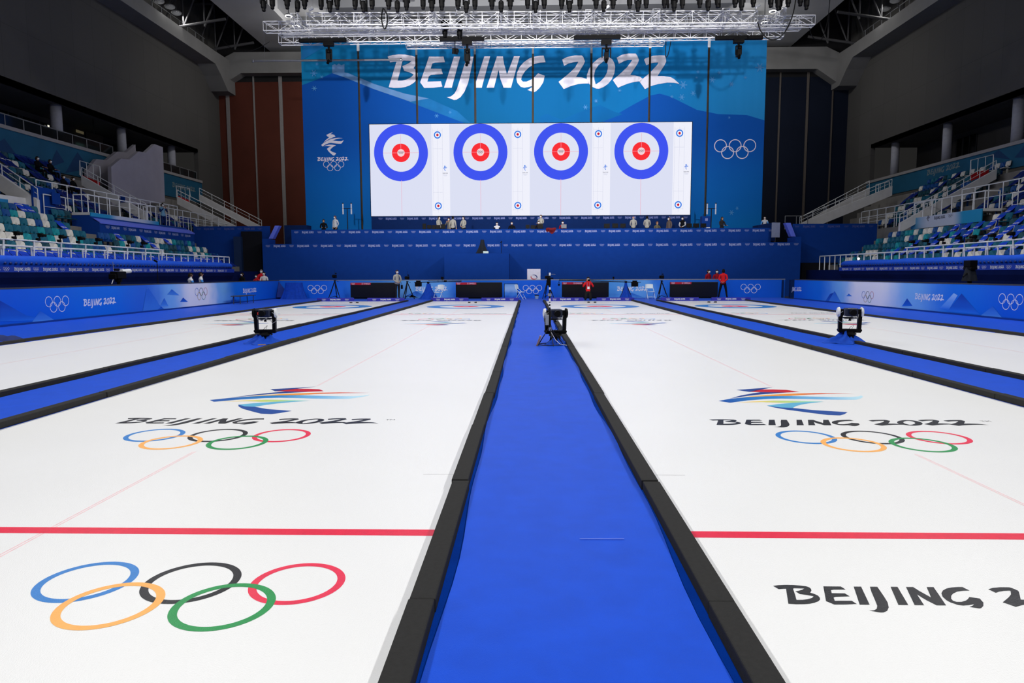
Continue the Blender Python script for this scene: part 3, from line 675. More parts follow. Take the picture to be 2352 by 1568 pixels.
# tall pole with microphones on a ring foot
b = P(1262, 791, Z=.016); x, y = b[0], b[1]-.12
root = empty('microphone_pole', (x, y, .016), 'tall thin black pole with microphones on a splayed stand, middle runner', 'microphone stand')
for k in range(5):
    a = -PI/2+k*2*PI/5+.25
    MB().tube((x+.30*math.cos(a), y+.30*math.sin(a), .025), (x+.03*math.cos(a), y+.03*math.sin(a), .38), .009).build('leg', BLACKM, root)
mb = MB(); n = 30; mb.path([(x+.24*math.cos(2*PI*i/n), y+.24*math.sin(2*PI*i/n), .035) for i in range(n+1)], .009); mb.build('ring_foot', BLACKM, root)
zt = P(1258, 626, Y=y)[2]
MB().tube((x, y, .33), (x, y, zt-.04), .0155).tube((x, y, .33), (x, y, .75), .028).build('mast', BLACKM, root)
for z0, z1 in ((zt-.06, zt), (zt-.36, zt-.31), (zt-.62, zt-.55), (zt-.67, zt-.64), (zt-.74, zt-.71)): MB().tube((x, y, z0), (x, y, z1), .0185).build('white_band', WHITE, root)
MB().tube((x-.0, y-.0, zt-.03), (x+.12, y-.02, zt-.035), .004).build('twig_antenna', MGREY, root)
MB().box((x-.04, y-.05, zt-.50), (x+.035, y+.0, zt-.44)).build('clamp', STEEL, root)
MB().cbox((x-.02, y, zt-.20), (.08, .07, .14)).cbox((x+.03, y, zt-.12), (.09, .04, .03)).build('microphone', BLACK, root)
MB().box((x-.09, y-.06, zt-1.12), (x-.02, y+.03, zt-.9)).build('receiver', mat('receiver', (150,154,158), rough=.4), root, bevel=.008)
MB().box((x-.02, y-.05, zt-1.24), (x+.04, y+.02, zt-1.17)).build('connector', STEEL, root)
MB().path([(x-.02, y-.03, zt-.78), (x-.1, y-.05, zt-.86), (x-.12, y-.05, zt-1.02), (x-.06, y-.03, zt-1.15)], .005).path([(x, y-.03, zt-1.0), (x+.06, y-.05, zt-1.25), (x+.14, y-.05, zt-1.38)], .005).build('cable', BLACKM, root)
MB().path([(x+.03, y-.03, .30), (x+.12, y-.08, .14), (x+.22, y-.16, .05), (x+.4, y-.22, .03)], .006).build('cable', mat('cable_white', (225,225,228)), root)
tag(MB().obox((x-.235, y-.13, .12), (.04, .04, .24), (.2, .35, 0)).build('wood_batten', mat('wood', (190,150,120), rough=.7, var=.15, scale=20)), 'short bare wooden batten leaning on the left leg of the pole', 'wood')
# ---------------------------------------------------------------- stepped navy platforms at the far end
def word_band(root, xa, xb, Y, z, cap, n, m, phase=0, start=0):
    """rings and words in turn, n pairs between xa and xb"""
    lt = MB(); rg = MB(); step = (xb-xa)/n
    for i in range(n):
        x = xa+step*i
        rings(rg, (x+step*.10, Y, z+cap*.5), XR, ZU, cap*.34, -YF, thick=.24, n=14)
        lettering(lt, (x+step*.34, Y, z), XR, ZU, cap, step*.52)
    if start: rings(rg, (xb+step*.10, Y, z+cap*.5), XR, ZU, cap*.34, -YF, thick=.24, n=14)
    lt.build('lettering', m, root); rg.build('rings', m, root)
BANDM = mat('band_print', (170,182,226), rough=.6, var=.03)
root = empty('camera_platform', (.1, 47.5, -.06), 'tall dark navy platform front behind the far barrier, lower of the two tiers', 'platform')
MB().box((-18.36, 47.5, -.06), (18.48, 50.0, 2.95)).build('deck', NAVY, root)
MB().box((-18.0, 47.5, 2.95), (18.1, 47.58, 3.60)).build('parapet', NAVY, root)
for s, a, b in ((-1, -18.36, -18.0), (1, 18.1, 18.48)): MB().box((a, 47.5, 2.95), (b, 49.0, 3.96)).build('end_cheek', NAVY, root)
word_band(root, P(610,564,Y=47.5)[0], P(1823,559,Y=47.5)[0], 47.49, 3.39, .135, 22, BANDM, start=1)
root = empty('commentary_platform', (.06, 50.0, -.06), 'upper navy tier with lettering, people standing behind its edge', 'platform')
MB().box((-17.17, 50.0, -.06), (17.29, 56.0, 3.85)).build('deck', NAVY, root)
MB().box((-17.17, 50.0, 3.85), (17.29, 50.08, 4.72)).build('parapet', NAVY, root)
word_band(root, P(675,532,Y=50)[0], P(1765,528,Y=50)[0], 49.99, 4.47, .135, 20, BANDM, start=1)
root = empty('screen_base', (.15, 56.0, 3.85), 'navy wall with faint lettering directly under the big screen', 'platform')
MB().box((-12.67, 56.0, 3.85), (12.99, 57.0, 6.13)).build('panel', NAVYD, root)
word_band(root, P(869,499,Y=56)[0], P(1570,497,Y=56)[0], 55.99, 5.88, .15, 14, DIMW, start=1)
# podium in front of the lower tier
root = empty('podium', (-3.43, 46.0, -.06), 'plain navy box standing in front of the lower tier, under the hooded camera', 'podium')
MB().box((-5.6, 46.0, -.06), (-1.27, 47.49, 2.87)).build('box', NAVY, root, bevel=.01)
# side screens joining the stands
for s, xa, xb, px0, px1 in ((-1, -23.9, -18.4, 452, 592), (1, 18.5, 24.32, 1825, 1995)):
    root = empty('side_screen_wall', ((xa+xb)/2, 49.1, -.06), f'navy partition with faint lettering between the {"left" if s<0 else "right"} stand and the tiers', 'partition')
    MB().box((xa, 49.1, -.06), (xb, 49.2, 4.93)).build('panel', NAVY, root)
    word_band(root, P(px0,520,Y=49.1)[0], P(px1,518,Y=49.1)[0], 49.09, 4.68, .135, 3, mat('faint_print', (84,96,165), rough=.6), start=1)
# black sheets put in for unlit gaps, and a column, under the side partitions
tag(MB().box((P(538,600,Y=48.5)[0], 48.5, -.06), (P(555,600,Y=48.5)[0], 48.9, P(540,543,Y=48.5)[2])).build('cable_column', mat('column_teal', (8,40,84), rough=.7)), 'narrow dark column in front of the left navy partition', 'column')
tag(MB().box((P(556,600,Y=48.8)[0], 48.8, -.06), (P(601,600,Y=48.8)[0], 49.05, 4.55)).build('dark_gap', mat('gap_black', (7,9,22), rough=.95)), 'black sheet standing in for the dark gap left of the lower navy tier', 'dark_sheet')
a = P(1842, 600, Y=48.6); b = P(1925, 600, Y=48.6)
tag(MB().box((a[0], 48.6, -.06), (b[0], 49.0, P(1842, 603, Y=48.6)[2])).build('dark_gap', mat('gap_black', (7,9,22))), 'black sheet standing in for the dark gap right of the lower navy tier', 'dark_sheet')
# lit sloping cheeks at both ends of the tiers
for pts, lab in ([(617,548),(626.5,548),(641,518),(631.5,518)], 'left'), ([(1817.5,543),(1828,543),(1816,511.5),(1804.5,511.5)], 'right'):
    A = [P(x, y, Y=48.6) for x, y in pts]
    mb = MB(); mb.add(A+[v+Vector((0, .5, 0)) for v in A], [(0,1,2,3),(7,6,5,4),(0,4,5,1),(1,5,6,2),(2,6,7,3),(3,7,4,0)])
    tag(mb.build('stair_cheek', PERI, fixn=True), f'bright sloping blue stair side at the {lab} end of the tiers', 'stair side')
a, b = P(1772, 545, Y=49.3), P(1792, 511, Y=49.3)
tag(MB().box((a[0], 49.3, a[2]), (b[0], 49.36, b[2])).build('grey_panel', mat('pvc_grey', (130,138,165), rough=.3)), 'tall pale grey panel at the right end of the upper tier', 'panel')
tag(MB().prism([(P(1735,512,Y=52)[0], 3.85), (P(1775,512,Y=52)[0], 3.85), (P(1775,512,Y=52)[0], P(1770,511,Y=52)[2]), (P(1735,516,Y=52)[0], P(1735,518,Y=52)[2])], lambda a, b, t: Vector((a, t, b)), 51.4, 52.6).build('counter', NAVYD), 'dark navy counter in front of the person in white and blue on the upper tier', 'counter')
tag(MB().box((P(738,517,Y=52.5)[0]-3.2, 53.5, 3.85), (P(738,517,Y=52.5)[0]-1.4, 54.5, P(690,517,Y=53.5)[2])).build('counter', NAVYD), 'dark navy counter at the left end of the upper tier', 'counter')

# ---------------------------------------------------------------- big screen
YS = 57.0
q = [P(849,286,Y=YS), P(1589,280,Y=YS), P(852,496,Y=YS), P(1585.5,493.5,Y=YS)]
sx0, sx1, sz0, sz1 = (q[0][0]+q[2][0])/2, (q[1][0]+q[3][0])/2, (q[2][2]+q[3][2])/2, (q[0][2]+q[1][2])/2
root = empty('video_wall', ((sx0+sx1)/2, YS, sz0), 'huge lit video wall showing four curling targets side by side', 'screen')
MB().box((sx0-.05, YS+.01, sz0-.05), (sx1+.05, YS+.5, sz1+.05)).build('housing', BLACK, root)
E_BG = emat('led_bg', (222,226,246), 1.0); E_W = emat('led_white', (242,243,254), 1.0); E_B = emat('led_blue', (62,84,242), 1.0); E_R = emat('led_red', (252,44,52), 1.0); E_P = emat('led_pink', (240,170,188), 1.0)
E_G = emat('led_grey', (196,200,224), 1.0); E_K = emat('led_dark', (90,92,110), 1.0); E_SB = emat('led_sky', (40,120,230), 1.0); E_DR = emat('led_deepred', (205,20,40), 1.0)
uw = (sx1-sx0)/4
houses = [(921, 351), (1103.5, 349.5), (1288.5, 348), (1473, 347)]
for i in range(4):
    x0 = sx0+uw*i; xs = x0+uw*.775
    y = YS
    bg = MB(); bg.quad((x0, y, sz0), (xs, y, sz0), (xs, y, sz1), (x0, y, sz1), 0); bg.quad((xs, y, sz0), (x0+uw, y, sz0), (x0+uw, y, sz1), (xs, y, sz1), 1)
    pic = bg.build('picture', [E_BG, E_W], root); pic['label'] = f'{nth(i+1)} target picture from the left'
    c = P(*houses[i], Y=y); R = (P(houses[i][0]+62, houses[i][1], Y=y)-c).length; Rz = R*1.035
    mb = MB(); V = lambda a: Vector((0, -a, 0))
    annulus(mb, c+V(.004), XR, ZU*1.03, R, R*.665, 64, 0); annulus(mb, c+V(.004), XR, ZU, R*.665, 0.001, 64, 2)
    annulus(mb, c+V(.006), XR, ZU, R*.335, R*.135, 48, 1); annulus(mb, c+V(.006), XR, ZU, R*.135, .001, 32, 3)
    mb.build('target', [E_B, E_R, emat('led_pale', (226,230,247), 1.0), emat('led_rose', (246,214,220), 1.0)], pic)
    rings(MB(), c+V(.008)+Vector((0, 0, .02)), XR, ZU, R*.032, -YF, thick=.35, n=12).build('rings', E_K, pic)
    mb = MB()
    mb.quad((c[0]-.014, y-.009, sz0), (c[0]+.014, y-.009, sz0), (c[0]+.014, y-.009, c[2]-R), (c[0]-.014, y-.009, c[2]-R), 0)
    for a, b in ((-R*1.08, -R*.14), (R*.14, R*1.08)):
        for m_, p_, q_ in ((0, a if a > 0 else -R*.665, R*.665 if a > 0 else b),):
            mb.quad((c[0]+p_, y-.009, c[2]-.012), (c[0]+q_, y-.009, c[2]-.012), (c[0]+q_, y-.009, c[2]+.012), (c[0]+p_, y-.009, c[2]+.012), 0)
    mb.quad((c[0]-.012, y-.009, c[2]+R*.14), (c[0]+.012, y-.009, c[2]+R*.14), (c[0]+.012, y-.009, c[2]+R*.66), (c[0]-.012, y-.009, c[2]+R*.66), 0)
    mb.build('cross_line', E_P, pic)
    # small sheet diagram on the white strip
    xm = xs+uw*.075; zt, zb = sz1-(sz1-sz0)*.118, sz0+(sz1-sz0)*.11
    mb = MB()
    for zc in (zt, zb):
        o = Vector((xm, y-.004, zc)); annulus(mb, o, XR, ZU, .29, .2, 24, 0); annulus(mb, o, XR, ZU, .10, .001, 14, 1)
        for a in range(4):
            d = Vector((math.cos(a*PI/2), 0, math.sin(a*PI/2))); mb.cbox(o+d*.25+V(.003), (.07, .002, .07), 0)
    lw = .014
    for xx in (xm, xm-.38, xm+.40): mb.quad((xx-lw/2, y-.003, sz0+.25 if xx == xm else sz0+.4), (xx+lw/2, y-.003, sz0+.25 if xx == xm else sz0+.4), (xx+lw/2, y-.003, sz1-.35), (xx-lw/2, y-.003, sz1-.35), 2)
    for zz in (zt+.33, zb-.33, zb+1.1, zt-1.1): mb.quad((xm-.4, y-.003, zz-lw/2), (xm+.4, y-.003, zz-lw/2), (xm+.4, y-.003, zz+lw/2), (xm-.4, y-.003, zz+lw/2), 2)
    mb.build('sheet_diagram', [E_SB, E_DR, E_G], pic)
    ex = xs+uw*.168; ez = (sz0+sz1)/2+.15
    emblem(MB(), (ex, y-.004, ez), XR, ZU, .17, ky=.24).build('emblem', E_SB, pic)
    lettering(MB(), (ex-.22, y-.004, ez-.42), XR, ZU, .06, .44).build('lettering', E_K, pic)
    rings(MB(), (ex, y-.004, ez-.55), XR, ZU, .05, -YF, thick=.25, n=12).build('rings', E_G, pic)

# ---------------------------------------------------------------- backdrop of eight hung banners with gaps between them
YBK = 58.5
edges = [697, 827, 959, 1092, 1224, 1357, 1490, 1624, 1755]
def onb(px, py, d=0): return P(px, py, Y=YBK-d)
xs = [P(e, 300, Y=YBK)[0] for e in edges]
zt, zb = P(1226, 93, Y=YBK)[2], 3.9
BS = [(-18.6,(6,122,176)),(-12,(0,106,164)),(-4,(0,98,154)),(2,(0,100,160)),(10,(6,118,186)),(19.3,(32,136,204))]
bm_sky = ramp_mat('banner_sky', 'X', BS, rough=.75, spec=.15, var=.1, scale=.25)
bm_low = ramp_mat('banner_deep', 'Z', [(4,(0,116,196)),(8,(0,102,190)),(13,(0,82,176)),(18.5,(0,78,170))], rough=.75, spec=.15, var=.08, scale=.25)
for m_ in (bm_sky, bm_low):
    for nd in list(m_.node_tree.nodes):
        if nd.type == 'TEX_COORD':
            g = m_.node_tree.nodes.new('ShaderNodeNewGeometry')
            for l in list(nd.outputs['Object'].links): m_.node_tree.links.new(g.outputs['Position'], l.to_socket)
bm_low2 = mat('banner_low', (0,112,192), rough=.75, spec=.15, var=.1, scale=.4)
bm_mid = mat('banner_mid', (0,100,168), rough=.75, spec=.15, var=.1, scale=.4)
bm_pale = mat('banner_pale', (104,148,200), rough=.75, spec=.15, var=.12, scale=.8)
bm_pale2 = mat('banner_pale_soft', (26,112,176), rough=.75, spec=.15, var=.15, scale=.8)
bm_white = mat('banner_white', (226,224,238), rough=.75, spec=.15, var=.03)
LAY = [
 (1, 'mountain_print', [bm_low], [(0, [(690,197),(740,178),(763,168),(790,176),(860,205),(960,240),(1060,280),(1130,310),(1130,560),(690,560)]),
     (0, [(1240,330),(1330,300),(1400,272),(1455,240),(1495,219),(1515,215),(1540,222),(1600,252),(1650,262),(1715,264),(1765,279),(1765,560),(1240,560)])]),
 (2, 'ridge_print', [bm_mid, bm_low2], [(0, [(1240,268),(1256,261),(1290,275),(1330,258),(1378,241),(1410,256),(1430,262),(1330,300),(1240,300)])]),
 (3, 'light_print', [bm_pale, bm_pale2], [(0, [(763,168),(775,163),(800,168),(860,193),(930,215),(985,226),(950,236),(860,205),(790,177)]),
     (1, [(940,234),(985,226),(1050,255),(1080,282),(1060,280)]), (1, [(697,99),(760,99),(690,140)]), (0, [(763,167),(763,150),(769,147),(773,150),(778,146),(784,150),(791,147),(791,171),(775,163)])]),
]
def clip(mb, x0, x1):
    """the part of a flat print that falls on one banner"""
    out = MB()
    for f, m in zip(mb.f, mb.m):
        poly = [Vector(mb.v[i]) for i in f]
        for sgn, lim in ((1, x0), (-1, x1)):
            res = []
            for a, b in zip(poly, poly[1:]+poly[:1]):
                da, db = sgn*(a[0]-lim), sgn*(b[0]-lim)
                if da >= 0: res.append(a)
                if (da < 0) != (db < 0): res.append(a+(b-a)*(da/(da-db)))
            poly = res
            if len(poly) < 3: break
        if len(poly) >= 3: out.add(poly, [tuple(range(len(poly)))], m)
    return out
BIG = MB()
for g in GLYPHS: BIG.poly(g, lambda a, b: onb(a, b, .07))
flakes = MB(); rf = random.Random(3)
for px, py, r in [(721,168,8),(739,177,4),(722,203,6),(728,147,4),(1566,223,7),(1592,214,6),(1569,195,9),(1636,183,7),(1652,167,5),(1745,155,10),(1680,193,6),(1603,165,4),(1600,178,3),(1345,246,6),(1369,232,5),(1423,208,4),(1540,196,3),(1003,266,5),(1034,258,4),(1680,488,6),(1693,478,4),(1543,222,4),(1712,178,4),(1675,270,3)]:
    c = onb(px, py, .06); R = r*.037
    annulus(flakes, c, XR, ZU, R*.45, .001, 10)
    for k in range(6):
        a = k*PI/3; d = Vector((math.cos(a), 0, math.sin(a))); n_ = Vector((-math.sin(a), 0, math.cos(a)))*R*.10
        q_ = Vector((0, -.004*(k+1), 0)); flakes.quad(c-n_+q_, c+n_+q_, c+d*R+n_+q_, c+d*R-n_+q_)
emb = MB(); ec = onb(764.5, 332, .05)
emblem(emb, ec+Vector((.02, 0, 0)), XR, ZU, .98, ky=1.02)
A, B = onb(729, 369.5, .05), onb(802, 368, .05); lettering(emb, A, XR, ZU, .30, (B-A).length*.985)
A, B = onb(742.5, 381, .05), onb(790.5, 381, .05); rings(emb, (A+B)/2, XR, ZU, (B-A).length/6.6, -YF, thick=.14)
rg = MB(); A, B = onb(1640, 343, .05), onb(1736.5, 341.5, .05); rings(rg, (A+B)/2, XR, ZU, (B-A).length/6.6, -YF, thick=.13)
names = ['leftmost backdrop banner with the white skier emblem and rings', 'backdrop banner second from the left, with a pale light streak over the mountain', 'backdrop banner carrying the first big letter', 'backdrop banner carrying the letters just left of the middle', 'backdrop banner carrying the letters just right of the middle', 'backdrop banner carrying the first big figure', 'backdrop banner carrying the last two big figures over the right peak', 'rightmost backdrop banner with white rings and snowflakes']
for i in range(8):
    gap = .085
    x0 = xs[i]+(gap if i else 0); x1 = xs[i+1]-(gap if i < 7 else 0)
    root = empty('backdrop_banner', ((x0+x1)/2, YBK, zb), names[i], 'banner', 'backdrop banners')
    def fn(u, v, x0=x0, x1=x1): return Vector((x0+(x1-x0)*u, YBK+.008*math.sin(u*17+i)+.006*math.sin(u*41), zb+(zt-zb)*v))
    MB().grid(40, 2, fn).build('fabric', bm_sky, root)
    for lv, nm, ms, polys in LAY:
        mb = MB()
        for pi_, (m_, p) in enumerate(polys): mb.poly([p], lambda a, b: onb(a, b, .024+.008*lv+.002*pi_), m_)
        # keep the prints inside the banner's height
        mb = clip(mb, x0, x1)
        mb.v = [(v[0], v[1], max(v[2], zb)) for v in mb.v]
        if mb.f: mb.build(nm, ms, root)
    for nm, src in (('lettering', BIG), ('snowflake_print', flakes), ('emblem', emb), ('rings', rg)):
        if nm == 'snowflake_print':
            mb = clip(src, x0, x1)
            if mb.f: mb.build(nm, mat('banner_flake', (70,142,204), rough=.75), root)
        else:
            mb = clip(src, x0, x1)
            if mb.f: mb.build(nm, bm_white, root)
POSTM = mat('post_brown', (58,50,40), rough=.7, var=.15, scale=3)
for i in range(1, 8):
    x = xs[i]
    root = empty('backdrop_post', (x, YBK+.35, 3.85), f'dark upright post in the gap between the {nth(i)} and {nth(i+1)} backdrop banners from the left', 'post', 'posts behind the backdrop')
    MB().box((x-.22, YBK+.25, 3.85), (x+.22, YBK+.45, zt)).build('upright', POSTM, root)
    if i in (1, 6, 7): MB().box((x-.11, YBK-.02, P(0, 131, Y=YBK)[2]+.2), (x+.11, YBK+.2, P(0, 109, Y=YBK)[2]+.2)).build('white_fitting', WHITE, root)
    else: MB().box((x-.09, YBK+.06, P(0, 141, Y=YBK)[2]+.2), (x+.09, YBK+.22, P(0, 113, Y=YBK)[2]+.2)).build('grey_fitting', MGREY, root)

# ---------------------------------------------------------------- light stands on the upper tier
for px, lab in ((798.5, 'left'), (1633, 'right')):
    Y = 53; b = P(px, 520, Y=Y); zt_ = P(px, 466, Y=Y)[2]; x = b[0]
    root = empty('tube_light_stand', (x, Y, 3.85), f'thin stand with two upright white lamp tubes, {lab} of the video wall', 'light stand', 'tube light stands')
    MB().tube((x, Y, 3.85), (x, Y, zt_-.45), .035).tube((x-.36, Y, zt_-.42), (x+.36, Y, zt_-.42), .03).build('stand', BLACKM, root)
    for s in (-1, 1):
        MB().tube((x+s*.32, Y-.02, zt_-.42), (x+s*.32, Y-.02, zt_-.04), .05).tube((x+s*.32, Y-.02, zt_-.85), (x+s*.32, Y-.02, zt_-.44), .055).build('lamp_tube', mat('lamp_white', (210,216,232), rough=.3), root)
        MB().tube((x+s*.32, Y-.02, zt_-.06), (x+s*.32, Y-.02, zt_), .06).build('cap', BLACK, root)
# monitors and laptops along the front of the upper tier
def monitor(px, py, w, h, label, back=True, lap=False):
    Y = 50.9; c = P(px, py, Y=Y)
    root = empty('monitor' if not lap else 'laptop', (c[0], Y, 4.55), label, 'monitor' if not lap else 'laptop', 'screens along the upper tier' if not lap else None)
    MB().box((c[0]-w/2, Y, c[2]-h/2), (c[0]+w/2, Y+.05, c[2]+h/2)).build('casing', BLACK if not lap else mat('laptop_grey', (96,98,108), rough=.4), root, bevel=.008)
    MB().box((c[0]-.04, Y+.02, 4.56), (c[0]+.04, Y+.06, c[2])).box((c[0]-.12, Y-.05, 4.55), (c[0]+.12, Y+.12, 4.57)).build('stand', BLACK, root)
for xa, xb in ((-9.3, 9.0), (9.2, 14.5)):
    tag(MB().box((xa, 50.3, 4.49), (xb, 51.4, 4.55)).box((xa+.05, 50.35, 3.85), (xa+.12, 51.3, 4.49)).box((xb-.12, 50.35, 3.85), (xb-.05, 51.3, 4.49)).build('long_desk', DGREY), 'long desk behind the edge of the upper tier, '+('left and middle stretch' if xa < 0 else 'right stretch'), 'desk')
mon = [(974.5,519.5,8,12),(986,520.5,10,8),(996.5,521,8,9),(1006,521,10,9),(1018,520,10,10),(1212,520,9,8),(1224,521,10,8),(1241,519.5,12,10),(1394,518.5,13,10),(1413,518,13,10),(1431,518,12,9),(1583,517.5,12,9),(1599,517.5,13,9),(1616,517.5,12,9)]
for i, (px, py, w, h) in enumerate(mon): monitor(px, py, w*.0325, h*.0325, f'black screen on the upper tier desk, {nth(i+1)} from the left')
monitor(1295, 519.5, .40, .28, 'grey open laptop in front of the seated person in red on the upper tier', lap=True)
a = P(1626, 519, Y=50.6); tag(MB().box((a[0]-.12, 50.5, 4.55), (a[0]+.13, 50.7, 4.82)).build('white_box', WHITE), 'small white box at the right end of the upper tier screens', 'box')
a = P(1621, 506, Y=53.2); root = empty('road_case', (a[0], 53.2, 3.85), 'blue case with a pale square at the foot of the right lamp stand', 'case'); MB().box((a[0]-.35, 53.0, 3.85), (a[0]+.35, 53.5, a[2]+.3)).build('body', NAVY, root); MB().box((a[0]-.1, 52.99, a[2]-.05), (a[0]+.1, 53.0, a[2]+.14)).build('sticker', DIMW, root)
# red bag slumped over the edge
def bag(u, v):
    s_ = 2*u-1; e = (1-abs(s_)**2.5); x = P(1266,530,Y=49.85)[0]+s_*.37*(1-.45*v**2)-.08*v
    z = 4.80-.05*abs(s_)-(.42-.14*abs(s_)-.1*math.sin(5*u))*v+.03*math.sin(9*u)*(1-v)
    return Vector((x, 49.96-.13*math.sin(PI*min(1, v*1.1+.12))*e-.03*math.sin(11*u+4*v)*v, z))
tag(MB().grid(20, 12, bag).build('coat', mat('red_cloth', (112,14,26), rough=.8, var=.3, scale=6), smooth=True), 'dark red coat slumped over the edge of the upper tier', 'coat')
# hooded camera on the podium
o = draped('hooded_camera', (P(1108,580,Y=46.7)[0], 46.7, 2.872), .78, .7, .93, .24, .2, 'black hooded camera on top of the navy podium', 'camera', mat('black_cover', (12,20,34), rough=.8), 5, .14, 12)
tag(MB().obox((P(1116,579,Y=46.35)[0], 46.25, 2.95), (.36, .12, .15), (0, 0, .1)).build('battery_case', mat('mint_white', (205,226,222), rough=.4), bevel=.02), 'small pale case beside the hooded camera on the podium', 'case')
root = empty('microphone_stand', (P(1152,560,Y=46.7)[0], 46.7, 2.87), 'thin black microphone stand at the right end of the navy podium', 'microphone stand')
x = root.location[0]; MB().tube((x, 46.7, 2.87), (x, 46.7, 3.6), .02).build('pole', BLACKM, root); MB().lathe((x, 46.7, 2.871), [(.14, 0), (.14, .02), (.02, .03)]).build('foot', BLACK, root); MB().tube((x-.05, 46.6, 3.6), (x+.0, 46.75, 3.68), .035).build('microphone', BLACK, root)
# ---------------------------------------------------------------- hall: walls, gallery, ceiling
XLW, XRW, YW = -31.0, 31.4, 70.3
WALLM = mat('wall_grey', (104,104,108), rough=.9, spec=.15, var=.07, scale=.5)
# faint joints between the wall panels
def panel_wall(name, rgb):
    m = mat(name, rgb, rough=.9, spec=.15, var=.0)
    nt = m.node_tree; b = nt.nodes['Principled BSDF']; tc = nt.nodes.new('ShaderNodeTexCoord'); mp = nt.nodes.new('ShaderNodeMapping'); mp.inputs['Rotation'].default_value = (0, PI/2, PI/2)
    br = nt.nodes.new('ShaderNodeTexBrick'); br.inputs['Scale'].default_value = 1; br.inputs['Brick Width'].default_value = 2.2; br.inputs['Row Height'].default_value = 4.1; br.inputs['Mortar Size'].default_value = .012; br.offset = 0
    c = lin(rgb); br.inputs['Color1'].default_value = c+(1,); br.inputs['Color2'].default_value = tuple(v*.93 for v in c)+(1,); br.inputs['Mortar'].default_value = tuple(v*.7 for v in c)+(1,)
    sp = nt.nodes.new('ShaderNodeSeparateXYZ'); cb = nt.nodes.new('ShaderNodeCombineXYZ')
    nt.links.new(tc.outputs['Object'], sp.inputs[0]); nt.links.new(sp.outputs['Y'], cb.inputs['X']); nt.links.new(sp.outputs['Z'], cb.inputs['Y'])
    nt.links.new(cb.outputs[0], br.inputs['Vector']); nt.links.new(br.outputs['Color'], b.inputs['Base Color'])
    return m
WALLP = panel_wall('wall_panels', (88,87,86))
def struct(o, name=None): o['kind'] = 'structure'; return o
GZ, OZ = 9.9, 12.9        # gallery floor, underside of the wall above
